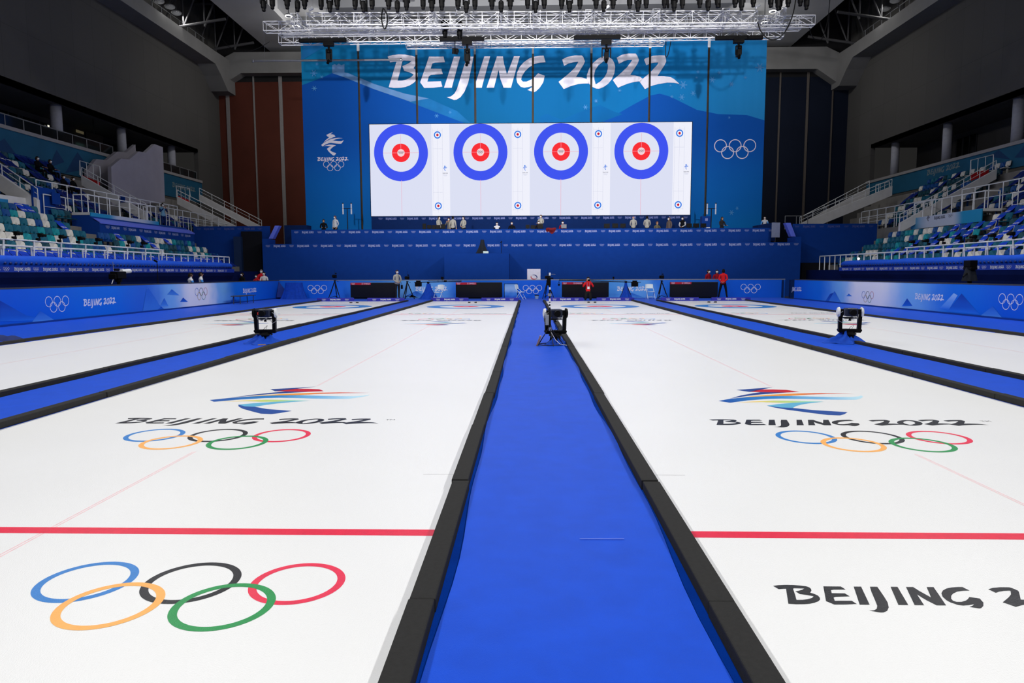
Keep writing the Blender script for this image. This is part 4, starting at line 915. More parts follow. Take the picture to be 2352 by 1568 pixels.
for s, X in (('left', XLW), ('right', XRW)):
    d = -1 if s == 'left' else 1
    yop = P(456, 380, X=X)[1] if s == 'left' else P(2000, 345, X=X)[1]
    mb = MB()
    def bx(x0, x1, y0, y1, z0, z1): mb.box((min(x0, x1), y0, z0), (max(x0, x1), y1, z1))
    bx(X, X+d*.4, 8, YW, OZ, 27)                     # wall above the gallery
    bx(X, X+d*.4, yop, YW, -.06, OZ)                 # solid end beyond the gallery
    bx(X, X+d*4.6, 8, yop, OZ, OZ+.3)                # soffit
    bx(X+d*4.2, X+d*4.6, 8, yop, GZ-.3, OZ)          # back of the gallery
    bx(X, X+d*4.4, 8, yop, GZ-.4, GZ)                # gallery floor
    struct(mb.build('wall_'+s, WALLP))
    # end return of the gallery and frieze
    fz = P(0, 287, X=X)[2] if s == 'left' else P(2352, 322, X=X)[2]
    mb = MB(); bx(X-d*.25, X, 8, yop, 8.2, fz-.22)
    FR = mat('frieze_blue', (20,88,122), rough=.7, var=.12, scale=.6)
    root = struct(mb.build('trim_1' if s == 'left' else 'trim_2', FR))
    mb = MB(); bx(X-d*.32, X+d*.1, 8, yop, fz-.22, fz); struct(mb.build('trim_3' if s == 'left' else 'trim_4', mat('ledge_grey', (150,148,150), rough=.8)))
    # mountains printed on the frieze
    mb = MB(); FX = X-d*.262
    tri = [((-40,420),(10,318),(52,374),(40,420)), ((112,385),(130,344),(148,372)), ((150,400),(178,349),(205,388))] if s == 'left' else [((2270,360),(2294,342),(2320,366)), ((2330,362),(2356,330),(2400,360))]
    for t in tri:
        q = [P(a, b, X=FX) for a, b in t]; q = [Vector((FX, v[1], max(8.25, min(fz-.25, v[2])))) for v in q]; MB().add(q, [tuple(range(len(q)))]).build('mountain_print', mat('frieze_peak', (14,60,104), rough=.7), root)
    mb = MB(); yy = P(395, 410, X=FX)[1] if s == 'left' else P(2130, 378, X=FX)[1]
    mb2 = MB(); r_ = YF if s == 'left' else -YF
    lettering(mb2, (FX, yy, 9.05), r_, ZU, .4, 4.2); mb2.build('lettering', mat('frieze_words', (120,135,140), rough=.7), root)
    # columns of the gallery
    cols = [132, 279, 392] if s == 'left' else [2336, 2176, 2058]
    for i, px in enumerate(cols):
        cx = X+d*.9; y = P(px, 320, X=cx)[1]; r = .36 if i == 0 else .33
        o = MB().tube((cx, y, GZ), (cx, y, OZ), r, 32).build('gallery_column', mat('column_white', (158,160,172), rough=.7), smooth=True)
        tag(o, f'round pale column in the {s} upper gallery, {["nearest the picture edge","middle one of three","nearest the end wall"][i]}', 'column', f'columns of the {s} gallery')
    # glazed doors at the back of the gallery
    for i, y in enumerate([36, 42.5, 46.5, 49.5, 58]):
        xb = X+d*4.19; mb = MB(); mb.box((min(xb, xb-d*.05), y-1.3, GZ), (max(xb, xb-d*.05), y+1.3, GZ+2.6))
        o = struct(mb.build(f'window_{i+1}' if s == 'left' else f'window_{i+6}', mat('glass_dark', (10,12,16), rough=.15, spec=.6)))
        mb = MB()
        for a in (-1.3, -.43, .43, 1.3): mb.box((min(xb-d*.05, xb-d*.1), y+a-.04, GZ), (max(xb-d*.05, xb-d*.1), y+a+.04, GZ+2.6))
        mb.build('window_frame', DGREY, o)
    # glass balustrade
    bz = 11.05
    y0, y1 = (20.0, 45.0) if s == 'left' else (22.0, 58.5)
    segs = [(20.0, P(266, 340, X=X)[1]), (P(378, 380, X=X)[1], yop)] if s == 'left' else []
    for y0, y1 in segs:
        lab = f'glass balustrade with thin grey posts along the {s} gallery'+(', short far stretch' if y0 > 50 else '')
        root = empty('gallery_balustrade', (X+d*.25, y1, GZ), lab, 'balustrade')
        gm = bpy.data.materials.get('balustrade_glass')
        if gm is None:
            gm = mat('balustrade_glass', (70,84,90), rough=.08, spec=.5, var=0); gm.node_tree.nodes['Principled BSDF'].inputs['Transmission Weight'].default_value = .85
        mb = MB(); mb.box((X+d*.25-.01, y0, GZ), (X+d*.25+.01, y1, bz)); mb.build('glass', gm, root)
        n = int((y1-y0)/1.5); mb = MB()
        for k in range(n+1): MB().tube((X+d*.25, y0+(y1-y0)*k/n, GZ), (X+d*.25, y0+(y1-y0)*k/n, bz+.02), .035, 6).build('post', MGREY, root)
        mb.tube((X+d*.25, y0, bz+.03), (X+d*.25, y1, bz+.03), .04, 6); mb.build('handrail', MGREY, root)
    # big beam along the top of the wall, kinked down into the corner
    mb = MB(); bx(X, X-d*1.7, 8, 66, 21.15, 22.3)
    mb.prism([(66, 21.15), (66, 22.3), (YW, 22.4), (YW, 19.3), (68.6, 19.3), (67.2, 20.4)], lambda a, b, t: Vector((t, a, b)), min(X, X-d*1.7), max(X, X-d*1.7))
    struct(mb.build('trim_5' if s == 'left' else 'trim_6', mat('beam_grey', (128,128,128), rough=.85, var=.06, scale=.8), fixn=True))
# lit rooms glimpsed behind the left gallery
for px, py, w, h_, lab in ((112, 289.5, .14, .14, 'small bright lamp in the dark room behind the left gallery'), (184, 303, .9, .2, 'dim ceiling lamp in the dark room behind the left gallery'), (184, 335, .9, .4, 'pale green lit screen in the dark room behind the left gallery')):
    q = P(px, py, X=XLW-4.0)
    tag(MB().box((q[0]-.04, q[1]-w/2, q[2]-h_/2), (q[0], q[1]+w/2, q[2]+h_/2)).build('room_lamp', emat('lamp_'+lab[:5], (255,250,230) if w < .2 else (120,150,130) if h_ > .3 else (70,64,48), 1), None), lab, 'lamp')
q = P(218, 322, X=XLW-1.0); root = empty('hanging_television', q, 'black television hung under the left gallery ceiling', 'television')
MB().box((q[0]-.1, q[1]-1.0, q[2]-.45), (q[0], q[1]+1.0, q[2]+.45)).build('screen', BLACK, root); MB().tube((q[0]-.05, q[1], q[2]+.4), (q[0]-.05, q[1], OZ), .03).build('bracket', BLACK, root)

# back wall: brown cladding on the left, deep navy on the right
BROWN = mat('wall_brown', (90,46,36), rough=.8, spec=.15, var=.12, scale=.3)
struct(MB().box((-33, YW, -.06), (0, YW+.5, 20.6)).build('wall_back', BROWN))
struct(MB().box((-33, YW, 20.6), (33, YW+.5, 27)).build('wall_back', mat('roof_dark', (26,26,29), rough=.95, var=.1)))
struct(MB().box((0, YW, -.06), (33, YW+.5, 20.6)).build('wall_back', mat('wall_navy', (20,28,46), rough=.8, spec=.15, var=.12, scale=.3)))
for i, (px, w) in enumerate([(530, .34), (590, .14), (651, .34), (1785, .15), (1848, .22), (1905, .12)]):
    x = P(px, 400, Y=YW-.06)[0]
    struct(MB().box((x-w/2, YW-.1, -.06), (x+w/2, YW, 21.5)).build(f'trim_{10+i}', mat('seam_grey', (140,136,136), rough=.7) if i < 3 else mat('seam_dim', (92,86,82), rough=.7)))
pl = [(497,141),(537,120),(1899,107),(1951,132),(1951,189),(1921,188),(1877,158),(553,168),(524,186),(524,205),(498,206)]
YB2 = 69.2; mb = MB(); mb.prism([(P(a, b, Y=YB2)[0], P(a, b, Y=YB2)[2]) for a, b in pl], lambda a, b, t: Vector((a, t, b)), YB2, YW)
struct(mb.build('trim_20', mat('beam_grey', (150,150,152)), fixn=True))
# ceiling and its ribs
CEIL = mat('ceiling_dark', (26,27,30), rough=.95, spec=.1, var=.15, scale=.3)
struct(MB().box((-33, -12, 27), (33, 72, 27.4)).build('ceiling', CEIL))
RIB = mat('rib_white', (184,185,187), rough=.8, spec=.2, var=.06, scale=.4)
for i, (x0, x1) in enumerate([(-25.6, -21.3), (21.3, 25.6)]):
    struct(MB().box((x0, 20, 23.5), (x1, YW, 26.9)).build(f'trim_{21+i}', RIB))
for i, y in enumerate((52.5, 60.5, 67.5)):
    struct(MB().box((-21.3, y, 24.0), (21.3, y+1.9, 26.9)).build(f'trim_{24+i}', RIB))
for i, x in enumerate((-10.5, 0.2, 10.8)):
    struct(MB().box((x-.9, 45, 24.4), (x+.9, YW, 26.9)).build(f'trim_{28+i}', RIB))
# grey lattice girders in the dark roof corners
for s in (-1, 1):
    for y in (60, 66):
        root = empty('roof_girder', (s*28.3, y, 22.0), f'dim grey lattice girder in the {"left" if s<0 else "right"} roof corner, '+('nearer one' if y == 60 else 'farther one'), 'girder')
        g = mat('girder_grey', (60,60,63), rough=.7); x0, x1 = s*25.6, s*31; mb = MB(); br = MB()
        MB().tube((x0, y, 26.5), (x1, y, 26.5), .12).build('upper_chord', g, root); MB().tube((x0, y, 23.0), (x1, y, 22.2), .12).build('lower_chord', g, root)
        for k in range(3):
            a = x0+(x1-x0)*k/3; b = x0+(x1-x0)*(k+1)/3; br.tube((a, y, 26.5), (b, y, 22.4), .07); br.tube((b, y, 22.4), (b, y, 26.5), .07)
        br.build('bracing', g, root)
# floodlights on the catwalks
FL = []
for i, (px, py, X) in enumerate([(365,5,-29.6), (390,18,-29.6), (405,32,-29.6), (2056,4,30.0), (2033,23,30.0), (663,39,None), (680,62,None), (1775,28,None), (1756,54,None)]):
    q = P(px, py, X=X) if X else P(px, py, Y=49.5)
    root = empty('floodlight', q, ('lit floodlight on the %s catwalk, %s' % ('left' if px < 1000 else 'right', ['nearest the picture top','middle of three','farthest of three','nearest the picture top','farther of two'][i])) if X else 'lit floodlight glimpsed through the white truss, %s' % ['upper one at the left end','lower one at the left end','upper one at the right end','lower one at the right end'][i-5], 'floodlight', 'floodlights in the roof')
    k = 1.0 if X else .62
    MB().ball((q[0], q[1], q[2]+.1), (.42*k, .42*k, .2*k), 14).build('housing', MGREY, root)
    MB().lathe((q[0], q[1], q[2]+.02), [(.36*k, 0), (.40*k, .05)], 18).build('lens', emat('flood_lens', (255,252,244), 6), root)
    MB().tube((q[0], q[1], q[2]+.2), (q[0], q[1], 27), .03).build('hanger', DGREY, root)
    FL.append(q)
# lattice posts of the catwalks
for s, X in (('left', -30.2), ('right', 30.6)):
    root = empty('catwalk_railing', (X, 60, 22.3), f'dark railing posts standing on the {s} roof beam', 'railing')
    mb = MB(); mb.tube((X, 40, 23.4), (X, 66, 23.4), .03).tube((X, 40, 22.9), (X, 66, 22.9), .02); mb.build('rail', MGREY, root)
    for k in range(18): MB().tube((X, 41+k*1.45, 22.3), (X, 41+k*1.45, 23.4), .035, 6).build('post', MGREY, root)

# ---------------------------------------------------------------- white lighting truss
def truss(A, B, h, d, name, label, pitch=.95, r=.032, group='white truss sections'):
    """box girder between A and B (bottom front chord), height h, depth d along +Y (or +X when it runs along Y)"""
    A, B = Vector(A), Vector(B); L = (B-A).length; t = (B-A)/L; up = Vector((0, 0, h))
    sd = Vector((0, 1, 0))*d if abs(t[0]) > .5 else Vector((1, 0, 0))*d
    root = empty(name, (A+B)/2, label, 'truss', group)
    ch = MB(); br = MB(); n = max(2, round(L/pitch))
    cor = [Vector((0, 0, 0)), sd, up, sd+up]
    for c in cor: ch.tube(A+c, B+c, r, 6)
    P_ = lambda i, c: A+t*(L*i/n)+c
    for i in range(n+1):
        for a, b in ((0, 2), (1, 3), (0, 1), (2, 3)): br.tube(P_(i, cor[a]), P_(i, cor[b]), r*.6, 4, caps=False)
    for i in range(n):
        f = i % 2
        for a, b in ((0, 2), (1, 3), (0, 1), (2, 3)):
            a, b = (a, b) if f else (b, a)
            br.tube(P_(i, cor[a]), P_(i+1, cor[b]), r*.6, 4, caps=False)
    ch.build('chord', ALU, root); br.build('bracing', ALU, root)
    return root
def tr2(Y, pa, pb, h, d, lab): return truss(P(*pa, Y=Y), P(*pb, Y=Y), h, d, 'lighting_truss', lab)
tr2(42, (704,57), (1740,52), .68, .55, 'front section of the white lattice truss rig, nearest the camera')
tr2(43.3, (605,70), (1872,56), .54, .5, 'longest white lattice truss, sticking out at both ends of the rig')
tr2(44.6, (640,98), (1800,84), .50, .5, 'lower white lattice truss that carries the black remote cameras')
tr2(44.1, (650,80), (1840,66), .40, .4, 'white lattice truss squeezed between the longest and the lower one')
tr2(46, (932,107), (1526,101), .24, .45, 'flat white ladder truss hanging lowest over the big lettering')
for i, px in enumerate((668, 812, 985, 1150, 1226, 1345, 1500, 1660, 1790)):
    x = P(px, 60, Y=42.5)[0]
    truss((x, 42.55, 16.55), (x, 44.6, 16.35), .5, .4, 'lighting_truss', f'short white cross truss joining the rig front to back, {nth(i+1)} from the left', .6, .028)
truss((-17.0, 39.0, 17.05), (18.2, 39.0, 17.05), .5, .5, 'lighting_truss', 'white truss above the picture that carries the row of moving lights', 1.0)
# rig hangers
for px in (842, 1224, 1534, 1652):
    q = P(px, 30, Y=42.3); tag(MB().tube((q[0], 42.3, 17.2), (q[0], 42.3, 27), .025, 6).box((q[0]-.06, 42.24, 17.0), (q[0]+.06, 42.36, 18.0)).build('chain_hoist', BLACK), f'black chain hoist holding the front truss, {nth([842,1224,1534,1652].index(px)+1)} from the left', 'hoist', 'chain hoists of the rig')
# row of black moving lights
lampx = [606,626,660,684,700,738,758,775,816,835,855,893,913,934,972,992,1015,1052,1071,1091,1130,1151,1172,1212,1230,1250,1290,1308,1332,1369,1387,1408,1446,1465,1484,1526,1548,1567,1607,1626,1648,1688,1703,1730,1770,1787,1810,1838,1852]
lampy = [26,21,21,27,21,22,28,22,22,28,22,22,28,24,22,26,24,22,29,22,22,28,22,20,29,20,21,28,21,20,27,20,20,27,19,19,26,20,18,25,18,17,24,16,17,24,16,14,22]
# build one, then copies hung along the row
LAMPB = mat('lamp_black', (5,5,6), rough=.5, spec=.15, var=0)
def moving_light():
    root = empty('moving_light', (0, 0, 0))
    MB().box((-.18, -.14, .40), (.18, .14, .56)).build('base', LAMPB, root, local=True, bevel=.02)
    MB().box((-.2, -.05, .1), (-.15, .05, .42)).box((.15, -.05, .1), (.2, .05, .42)).box((-.2, -.06, .36), (.2, .06, .42)).build('yoke', LAMPB, root, local=True)
    MB().lathe((0, 0, -.32), [(.085, 0), (.10, .02), (.10, .12), (.145, .2), (.15, .5), (.11, .58)], 14).build('head', LAMPB, root, local=True)
    MB().tube((0, 0, .56), (0, 0, .78), .03).build('clamp', BLACKM, root, local=True)
    return root
ml = moving_light()
for i, (px, py) in enumerate(zip(lampx, lampy)):
    o = ml if i == 0 else copy_tree(ml)
    q = P(px, py, Y=39.25); o.location = (q[0], 39.25, q[2]+.32)
    o.rotation_euler = (0, 0, (i*1.7) % 3.1)
    tag(o, f'black moving light hanging in the row at the top, {nth(i+1)} from the left', 'stage light', 'moving lights in the top row')
for i, (px, py) in enumerate(((1022, 84), (1056, 88), (1790, 21))):
    o = copy_tree(ml); q = P(px, py, Y=41.6 if i == 2 else 43.7); o.location = (q[0], q[1], q[2]+.32); o.rotation_euler = (0, 0, .4+i); o.scale = (1.15,)*3
    tag(o, 'black moving light inside the rig above the remote camera, '+['left one of two','right one of two',''][i] if i < 2 else 'black moving light hanging low beside the looping cable at the right truss end', 'stage light', 'moving lights inside the rig')
# remote cameras hung under the rig
for i, (a, b, py, hx, hy0, hy1, lab) in enumerate([(687,795,93,755,99,148,'leftmost'), (1010,1112,90,1073,96,153,'over the letters left of the middle'), (1318,1425,86,1393,96,145,'over the figure nought'), (1643,1752,87,1697,92,136,'rightmost')]):
    Y = 43.9; A, B = P(a, py, Y=Y), P(b, py, Y=Y); c = P(hx, hy0, Y=Y); e = P(hx, hy1, Y=Y)
    root = empty('hanging_camera', (c[0], Y, c[2]), f'black remote camera on a rail under the truss, {lab}', 'camera', 'remote cameras under the truss')
    MB().box((A[0], Y-.12, A[2]-.12), (B[0], Y+.12, A[2]+.1)).build('rail', BLACK, root, bevel=.02)
    L = c[2]-e[2]; x = c[0]
    MB().box((x-.32, Y-.15, c[2]-.18), (x+.3, Y+.15, c[2]+.08)).tube((x, Y, c[2]-.1), (x, Y, c[2]-L*.3), .07).build('carriage', BLACK, root)
    w = .26 if i == 2 else .16
    MB().box((x-w-.03, Y-.06, c[2]-L*.75), (x-w+.03, Y+.06, c[2]-L*.3)).box((x+w-.03, Y-.06, c[2]-L*.75), (x+w+.03, Y+.06, c[2]-L*.3)).box((x-w, Y-.06, c[2]-L*.34), (x+w, Y+.06, c[2]-L*.28)).build('fork', BLACK, root)
    MB().box((x-.13, Y-.2, c[2]-L*.86), (x+.13, Y+.2, c[2]-L*.5)).ball((x+.02, Y-.1, c[2]-L*.42), (.14, .16, .14)).build('camera_body', BLACK, root, bevel=.03)
    MB().tube((x+.02, Y-.1, c[2]-L*.8), (x-.03, Y-.25, e[2]), .09).build('lens', BLACK, root)
q = P(1045, 108, Y=43.9)
root = empty('hanging_lamp', q, 'small black spotlight beside the remote camera over the letters', 'spotlight')
MB().tube((q[0], q[1], q[2]-.1), (q[0], q[1], q[2]+.6), .025).build('stem', BLACK, root); MB().obox((q[0], q[1], q[2]-.25), (.3, .3, .34), (.3, 0, .4)).lathe((q[0]+.14, q[1]-.2, q[2]-.4), [(.1, 0), (.12, .18)], 12).build('head', BLACK, root, bevel=.02)
# small white cameras standing on the rig
for px, py in ((712, 22), (1050, 20), (1392, 18), (1738, 15)):
    q = P(px, py, Y=42.3); root = empty('rig_camera', (q[0], 42.3, 17.2), f'small white camera on top of the truss, {nth([712,1050,1392,1738].index(px)+1)} from the left', 'camera', 'small white cameras on the truss')
    MB().tube((q[0]-.1, 42.3, q[2]-.35), (q[0], 42.3, q[2]), .04).build('arm', WHITE, root); MB().obox((q[0]+.06, 42.3, q[2]+.03), (.3, .14, .14), (0, -.5, 0)).build('head', WHITE, root, bevel=.02)
# metal hoist bar and hanging cables
A, B = P(581, 140, Y=50), P(921, 137, Y=50)
root = empty('hoist_bar', (A+B)/2, 'long thin metal bar hanging in front of the left banners', 'bar')
MB().tube(A, B, .07, 10).ball(A, .11, 10).ball(B, .11, 10).build('tube', STEEL, root)
for k in (.08, .5, .92): q = A*(1-k)+B*k; MB().tube(q, q+Vector((0, 0, 10)), .008, 4).build('wire', MGREY, root)
def cable(pts, Y, r, lab): tag(MB().path([P(a, b, Y=Y) for a, b in pts], r, 5).build('hanging_cable', BLACKM), lab, 'cable', 'cables hanging round the rig')
def smooth(pts, n=6):
    o = []
    for i in range(len(pts)-1):
        p0, p1, p2, p3 = pts[max(i-1, 0)], pts[i], pts[i+1], pts[min(i+2, len(pts)-1)]
        for k in range(n):
            t = k/n; o.append(tuple(.5*(2*p1[j]+(p2[j]-p0[j])*t+(2*p0[j]-5*p1[j]+4*p2[j]-p3[j])*t*t+(3*p1[j]-p0[j]-3*p2[j]+p3[j])*t**3) for j in (0, 1)))
    return o+[pts[-1]]
cable(smooth([(1832,-30),(1822,30),(1805,70),(1785,89),(1765,89),(1748,72),(1740,50)]), 41, .035, 'thick black cable looping under the right end of the truss')
cable(smooth([(1908,-30),(1902,40),(1890,85),(1878,93),(1866,84),(1858,60)]), 46, .025, 'thin black cable loop right of the truss end')
cable(smooth([(1530,92),(1529,128),(1534,126),(1540,100),(1541,92)]), 46.2, .03, 'short black cable loop under the ladder truss')
cable(smooth([(620,95),(590,112),(560,119),(530,110),(510,90)]), 47, .02, 'thin cable sagging from the left end of the truss')
cable(smooth([(880,18),(876,40),(880,62),(886,64),(890,40),(882,20)]), 41.8, .04, 'bundle of black cable hung over the front truss')
# ---------------------------------------------------------------- stands; the right one mirrors the left about the rink's middle
MID = .392
def SX(s, x): return x if s == 'left' else MID-x
LZ = lambda k: 1.66+.413*k
UZ = lambda k: 4.72+.52*k
LX = lambda k: -20.0-.8*k
UX = lambda k: -26.85-.6*k
TEAL = mat('seat_teal', (8,94,118), rough=.45, spec=.4, var=.08, scale=4)
TEALD = mat('seat_deepteal', (20,68,82), rough=.45, spec=.4, var=.08, scale=4)
TEALB = mat('seat_turquoise', (8,140,152), rough=.45, spec=.4, var=.08, scale=4)
SBLUE = mat('seat_blue', (8,72,140), rough=.45, spec=.4, var=.08, scale=4)
SWHITE = mat('seat_white', (214,212,206), rough=.45, spec=.4, var=.05, scale=4)
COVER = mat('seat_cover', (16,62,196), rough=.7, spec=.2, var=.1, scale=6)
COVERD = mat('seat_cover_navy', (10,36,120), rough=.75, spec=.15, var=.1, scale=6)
SCOL = {'white': SWHITE, 'teal': TEAL, 'deep teal': TEALD, 'turquoise': TEALB, 'blue': SBLUE}
def seat_geo(mb, m=0, o=(0, 0, 0), f=1):
    """plastic seat facing +x (f=1) or -x: curved back shell, tip-up pan, bracket"""
    w = .24; out = [(-w+.02, .53), (w-.02, .53), (w+.005, .64), (w, .79), (w-.025, .835), (w-.08, .855), (-w+.08, .855), (-w+.025, .835), (-w, .79), (-w-.005, .64)]
    def fn(a, z, t): return Vector((o[0]+f*(-.18-.20*(z-.4)+.10*(a/w)**2*.5+t), o[1]+a, o[2]+z))
    n = len(out); vs = [fn(a, z, 0) for a, z in out]+[fn(a, z, .03) for a, z in out]+[fn(0, .68, -.015), fn(0, .68, .012)]
    fs = []
    for i in range(n):
        j = (i+1) % n; fs += [(i, j, j+n, i+n), (j, i, 2*n), (i+n, j+n, 2*n+1)]
    mb.add(vs, fs, m)
    a, b = sorted((o[0]-f*.17, o[0]+f*.22)); mb.box((a, o[1]-.21, o[2]+.38), (b, o[1]+.21, o[2]+.42), m)
    a, b = sorted((o[0]-f*.17, o[0]-f*.08)); mb.box((a, o[1]-.04, o[2]), (b, o[1]+.04, o[2]+.60), m)
def cover_geo(mb, m=0, mw=1, o=(0, 0, 0), f=1, words=True):
    """printed cloth from the top of the back down to the front of the pan"""
    def fn(u, v, d=0): return Vector((o[0]+f*(-.28+.56*u+d*.4), o[1]-.235+.47*v, o[2]+.90-.50*u-.05*math.sin(PI*u)+.012*math.sin(PI*2*v+u)+d))
    mb.grid(5, 4, lambda u, v: fn(u, v), m)
    # sides hanging down at the back
    mb.quad(fn(0, 0), fn(0, 1), fn(0, 1)-Vector((0, 0, .35)), fn(0, 0)-Vector((0, 0, .35)), m)
    if words:
        p = fn(.62, .08 if f > 0 else .92, .012); q = fn(.62, .92 if f > 0 else .08, .012); up = (fn(.2, .5)-fn(.8, .5)).normalized()
        lettering(mb, p, (q-p).normalized(), up, .09, (q-p).length, mw)
rows = []   # (side, row kind, k, y, colour, cover, location)
rs = random.Random(12)
def pick(s, up):
    r = rs.random()
    if up: return 'white' if r < .3 else 'teal' if r < .55 else 'deep teal' if r < .8 else 'blue'
    return 'white' if r < .27 else 'teal' if r < .68 else 'deep teal' if r < .80 else 'turquoise' if r < .88 else 'blue'
for s in ('left', 'right'):
    for k in range(7):
        x = LX(k); y = 46.2
        while y > 22:
            ok = True
            if k >= 2 and 34.85 < y < 36.15: ok = False
            if s == 'left':
                if k >= 4 and y > 36 and not (k == 6 and y < 37.3): ok = False
            else:
                if k >= 5 and y > 37.3: ok = False
            if ok:
                col = pick(s, False); r = rs.random()
                cov = (k == 0 or r < .09) if s == 'left' else (k >= 1 and y < 42.3-.6*k and round((46.2-y)*2) % 2 == k % 2 and r < .95)
                rows.append((s, 'lower', k, y, col, cov, Vector((SX(s, x), y, LZ(k)))))
            y -= .5
    for k in range(7):
        y = 58.6
        while y > 30:
            a, b = (35.0, 45.0) if s == 'left' else (35.0, 44.0)
            ok = not (a-.9 < y < a+.4) and not (b-.6 < y < b+1.7)
            if s == 'left' and k >= 2 and y > 47: ok = False
            if s == 'left' and y > 56: ok = False
            if s == 'right' and y > 55.3: ok = False
            if ok:
                r = rs.random(); rows.append((s, 'upper', k, y, pick(s, True), (r < .55) if s == 'left' else (r < .1 or (y < 44 and r < .45)), Vector((SX(s, UX(k)), y, UZ(k)))))
            y -= .52
vis = []
for r in rows:
    p = PX(r[6]+Vector((0, 0, .7)))
    if -25 < p[0] < 2377 and p[1] > 200: vis.append((r, (r[6]-EYE).length))
vis.sort(key=lambda t: t[1]+(8 if t[0][1] == 'upper' else 0))
single, mass = [v[0] for v in vis[:300]], [v[0] for v in vis[300:]]
PROTO = {}
def make_seat(col, cov, f, far):
    mb = MB(); seat_geo(mb, 0, f=f); o = mb.build('stadium_seat', SCOL[col], local=True)
    if cov:
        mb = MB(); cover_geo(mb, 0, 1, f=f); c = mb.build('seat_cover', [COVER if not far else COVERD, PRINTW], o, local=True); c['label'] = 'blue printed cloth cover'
    return o
count = {}
ordinal = {}
for s in ('left', 'right'):
    for kind in ('lower', 'upper'):
        for k in range(7):
            for n, r in enumerate(sorted([q for q in single if q[0] == s and q[1] == kind and q[2] == k], key=lambda q: -q[3])): ordinal[id(r)] = n+1
for r in single:
    s, kind, k, y, col, cov, loc = r; f = 1 if s == 'left' else -1; far = kind == 'upper'
    key = (col, cov, f, far)
    if key not in PROTO: o = PROTO[key] = make_seat(*key)
    else: o = copy_tree(PROTO[key])
    o.location = loc
    rown = 'front' if (k == 0 and kind == 'lower') else nth(k+1)
    lab = f'{col} seat{" under blue cover" if cov else ""}, {nth(ordinal[id(r)])} from far end of {rown} row, {kind} {s} stand'
    tag(o, lab, 'seat', f'seats of the {kind} {s} stand')
for s in ('left', 'right'):
    mb = MB(); cl = list(SCOL); f = 1 if s == 'left' else -1
    for r in [q for q in mass if q[0] == s]:
        seat_geo(mb, cl.index(r[4]), r[6], f)
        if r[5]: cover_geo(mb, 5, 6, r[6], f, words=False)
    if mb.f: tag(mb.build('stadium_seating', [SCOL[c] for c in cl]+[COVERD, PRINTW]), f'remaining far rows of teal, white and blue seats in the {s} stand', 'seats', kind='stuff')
# ---------------------------------------------------------------- terraces
for s in ('left', 'right'):
    pf = [(-19.0, -.06), (-19.0, 1.45), (-19.62, 1.45)]
    for k in range(7):
        a = LX(k)+.36; pf += [(a, LZ(k)), (a-.8, LZ(k))]
    pf = [(-19.0, -.06), (-19.0, LZ(0))]
    for k in range(7):
        b = LX(k)-.44; pf += [(b, LZ(k))]
        if k < 6: pf += [(b, LZ(k+1))]
    pf += [(LX(6)-.44, UZ(0)), (UX(0)-.32, UZ(0))]
    for k in range(1, 7):
        a = UX(k-1)-.32; pf += [(a, UZ(k)), (UX(k)-.32, UZ(k))]
    pf += [(-31.0, UZ(6)), (-31.0, -.06)]
    pts = [(SX(s, a), b) for a, b in pf]
    mb = MB(); mb.prism(pts, lambda a, b, t: Vector((a, t, b)), 14, 48.9)
    pu = [(LX(6)-.44, -.06), (LX(6)-.44, UZ(0)), (UX(0)-.32, UZ(0))]
    for k in range(1, 7): pu += [(UX(k-1)-.32, UZ(k)), (UX(k)-.32, UZ(k))]
    pu += [(-31.0, UZ(6)), (-31.0, -.06)]
    mb.prism([(SX(s, a), b) for a, b in pu], lambda a, b, t: Vector((a, t, b)), 48.9, 63)
    o = mb.build('terrace', CONC, fixn=True); o['kind'] = 'structure'
# ---------------------------------------------------------------- padded stand fronts with the word band
def railing(root, pts, h, step, r=.03, mids=(), m=RAILW, foot=0):
    """posts and rails along a polyline of foot points"""
    pts = [Vector(p) for p in pts]
    rail = MB(); rail.path([p+Vector((0, 0, h)) for p in pts], r, 6)
    for q in mids: rail.path([p+Vector((0, 0, q)) for p in pts], r*.55, 5)
    rail.build('rail', m, root)
    for a, b in zip(pts, pts[1:]):
        n = max(1, round((b-a).length/step))
        for i in range(n+(1 if b is pts[-1] else 0)):
            p = a+(b-a)*(i/n); MB().tube(p-Vector((0, 0, foot)), p+Vector((0, 0, h)), r*.85, 6).build('post', m, root)
PAD = mat('padding_blue', (24,88,222), rough=.6, spec=.3, var=.08, scale=2, bump=.25, bscale=6)
BANDB = mat('band_blue', (24,64,190), rough=.6, var=.05)
SKIRT = mat('skirt_navy', (8,26,84), rough=.9, spec=.1, var=.1, scale=1)
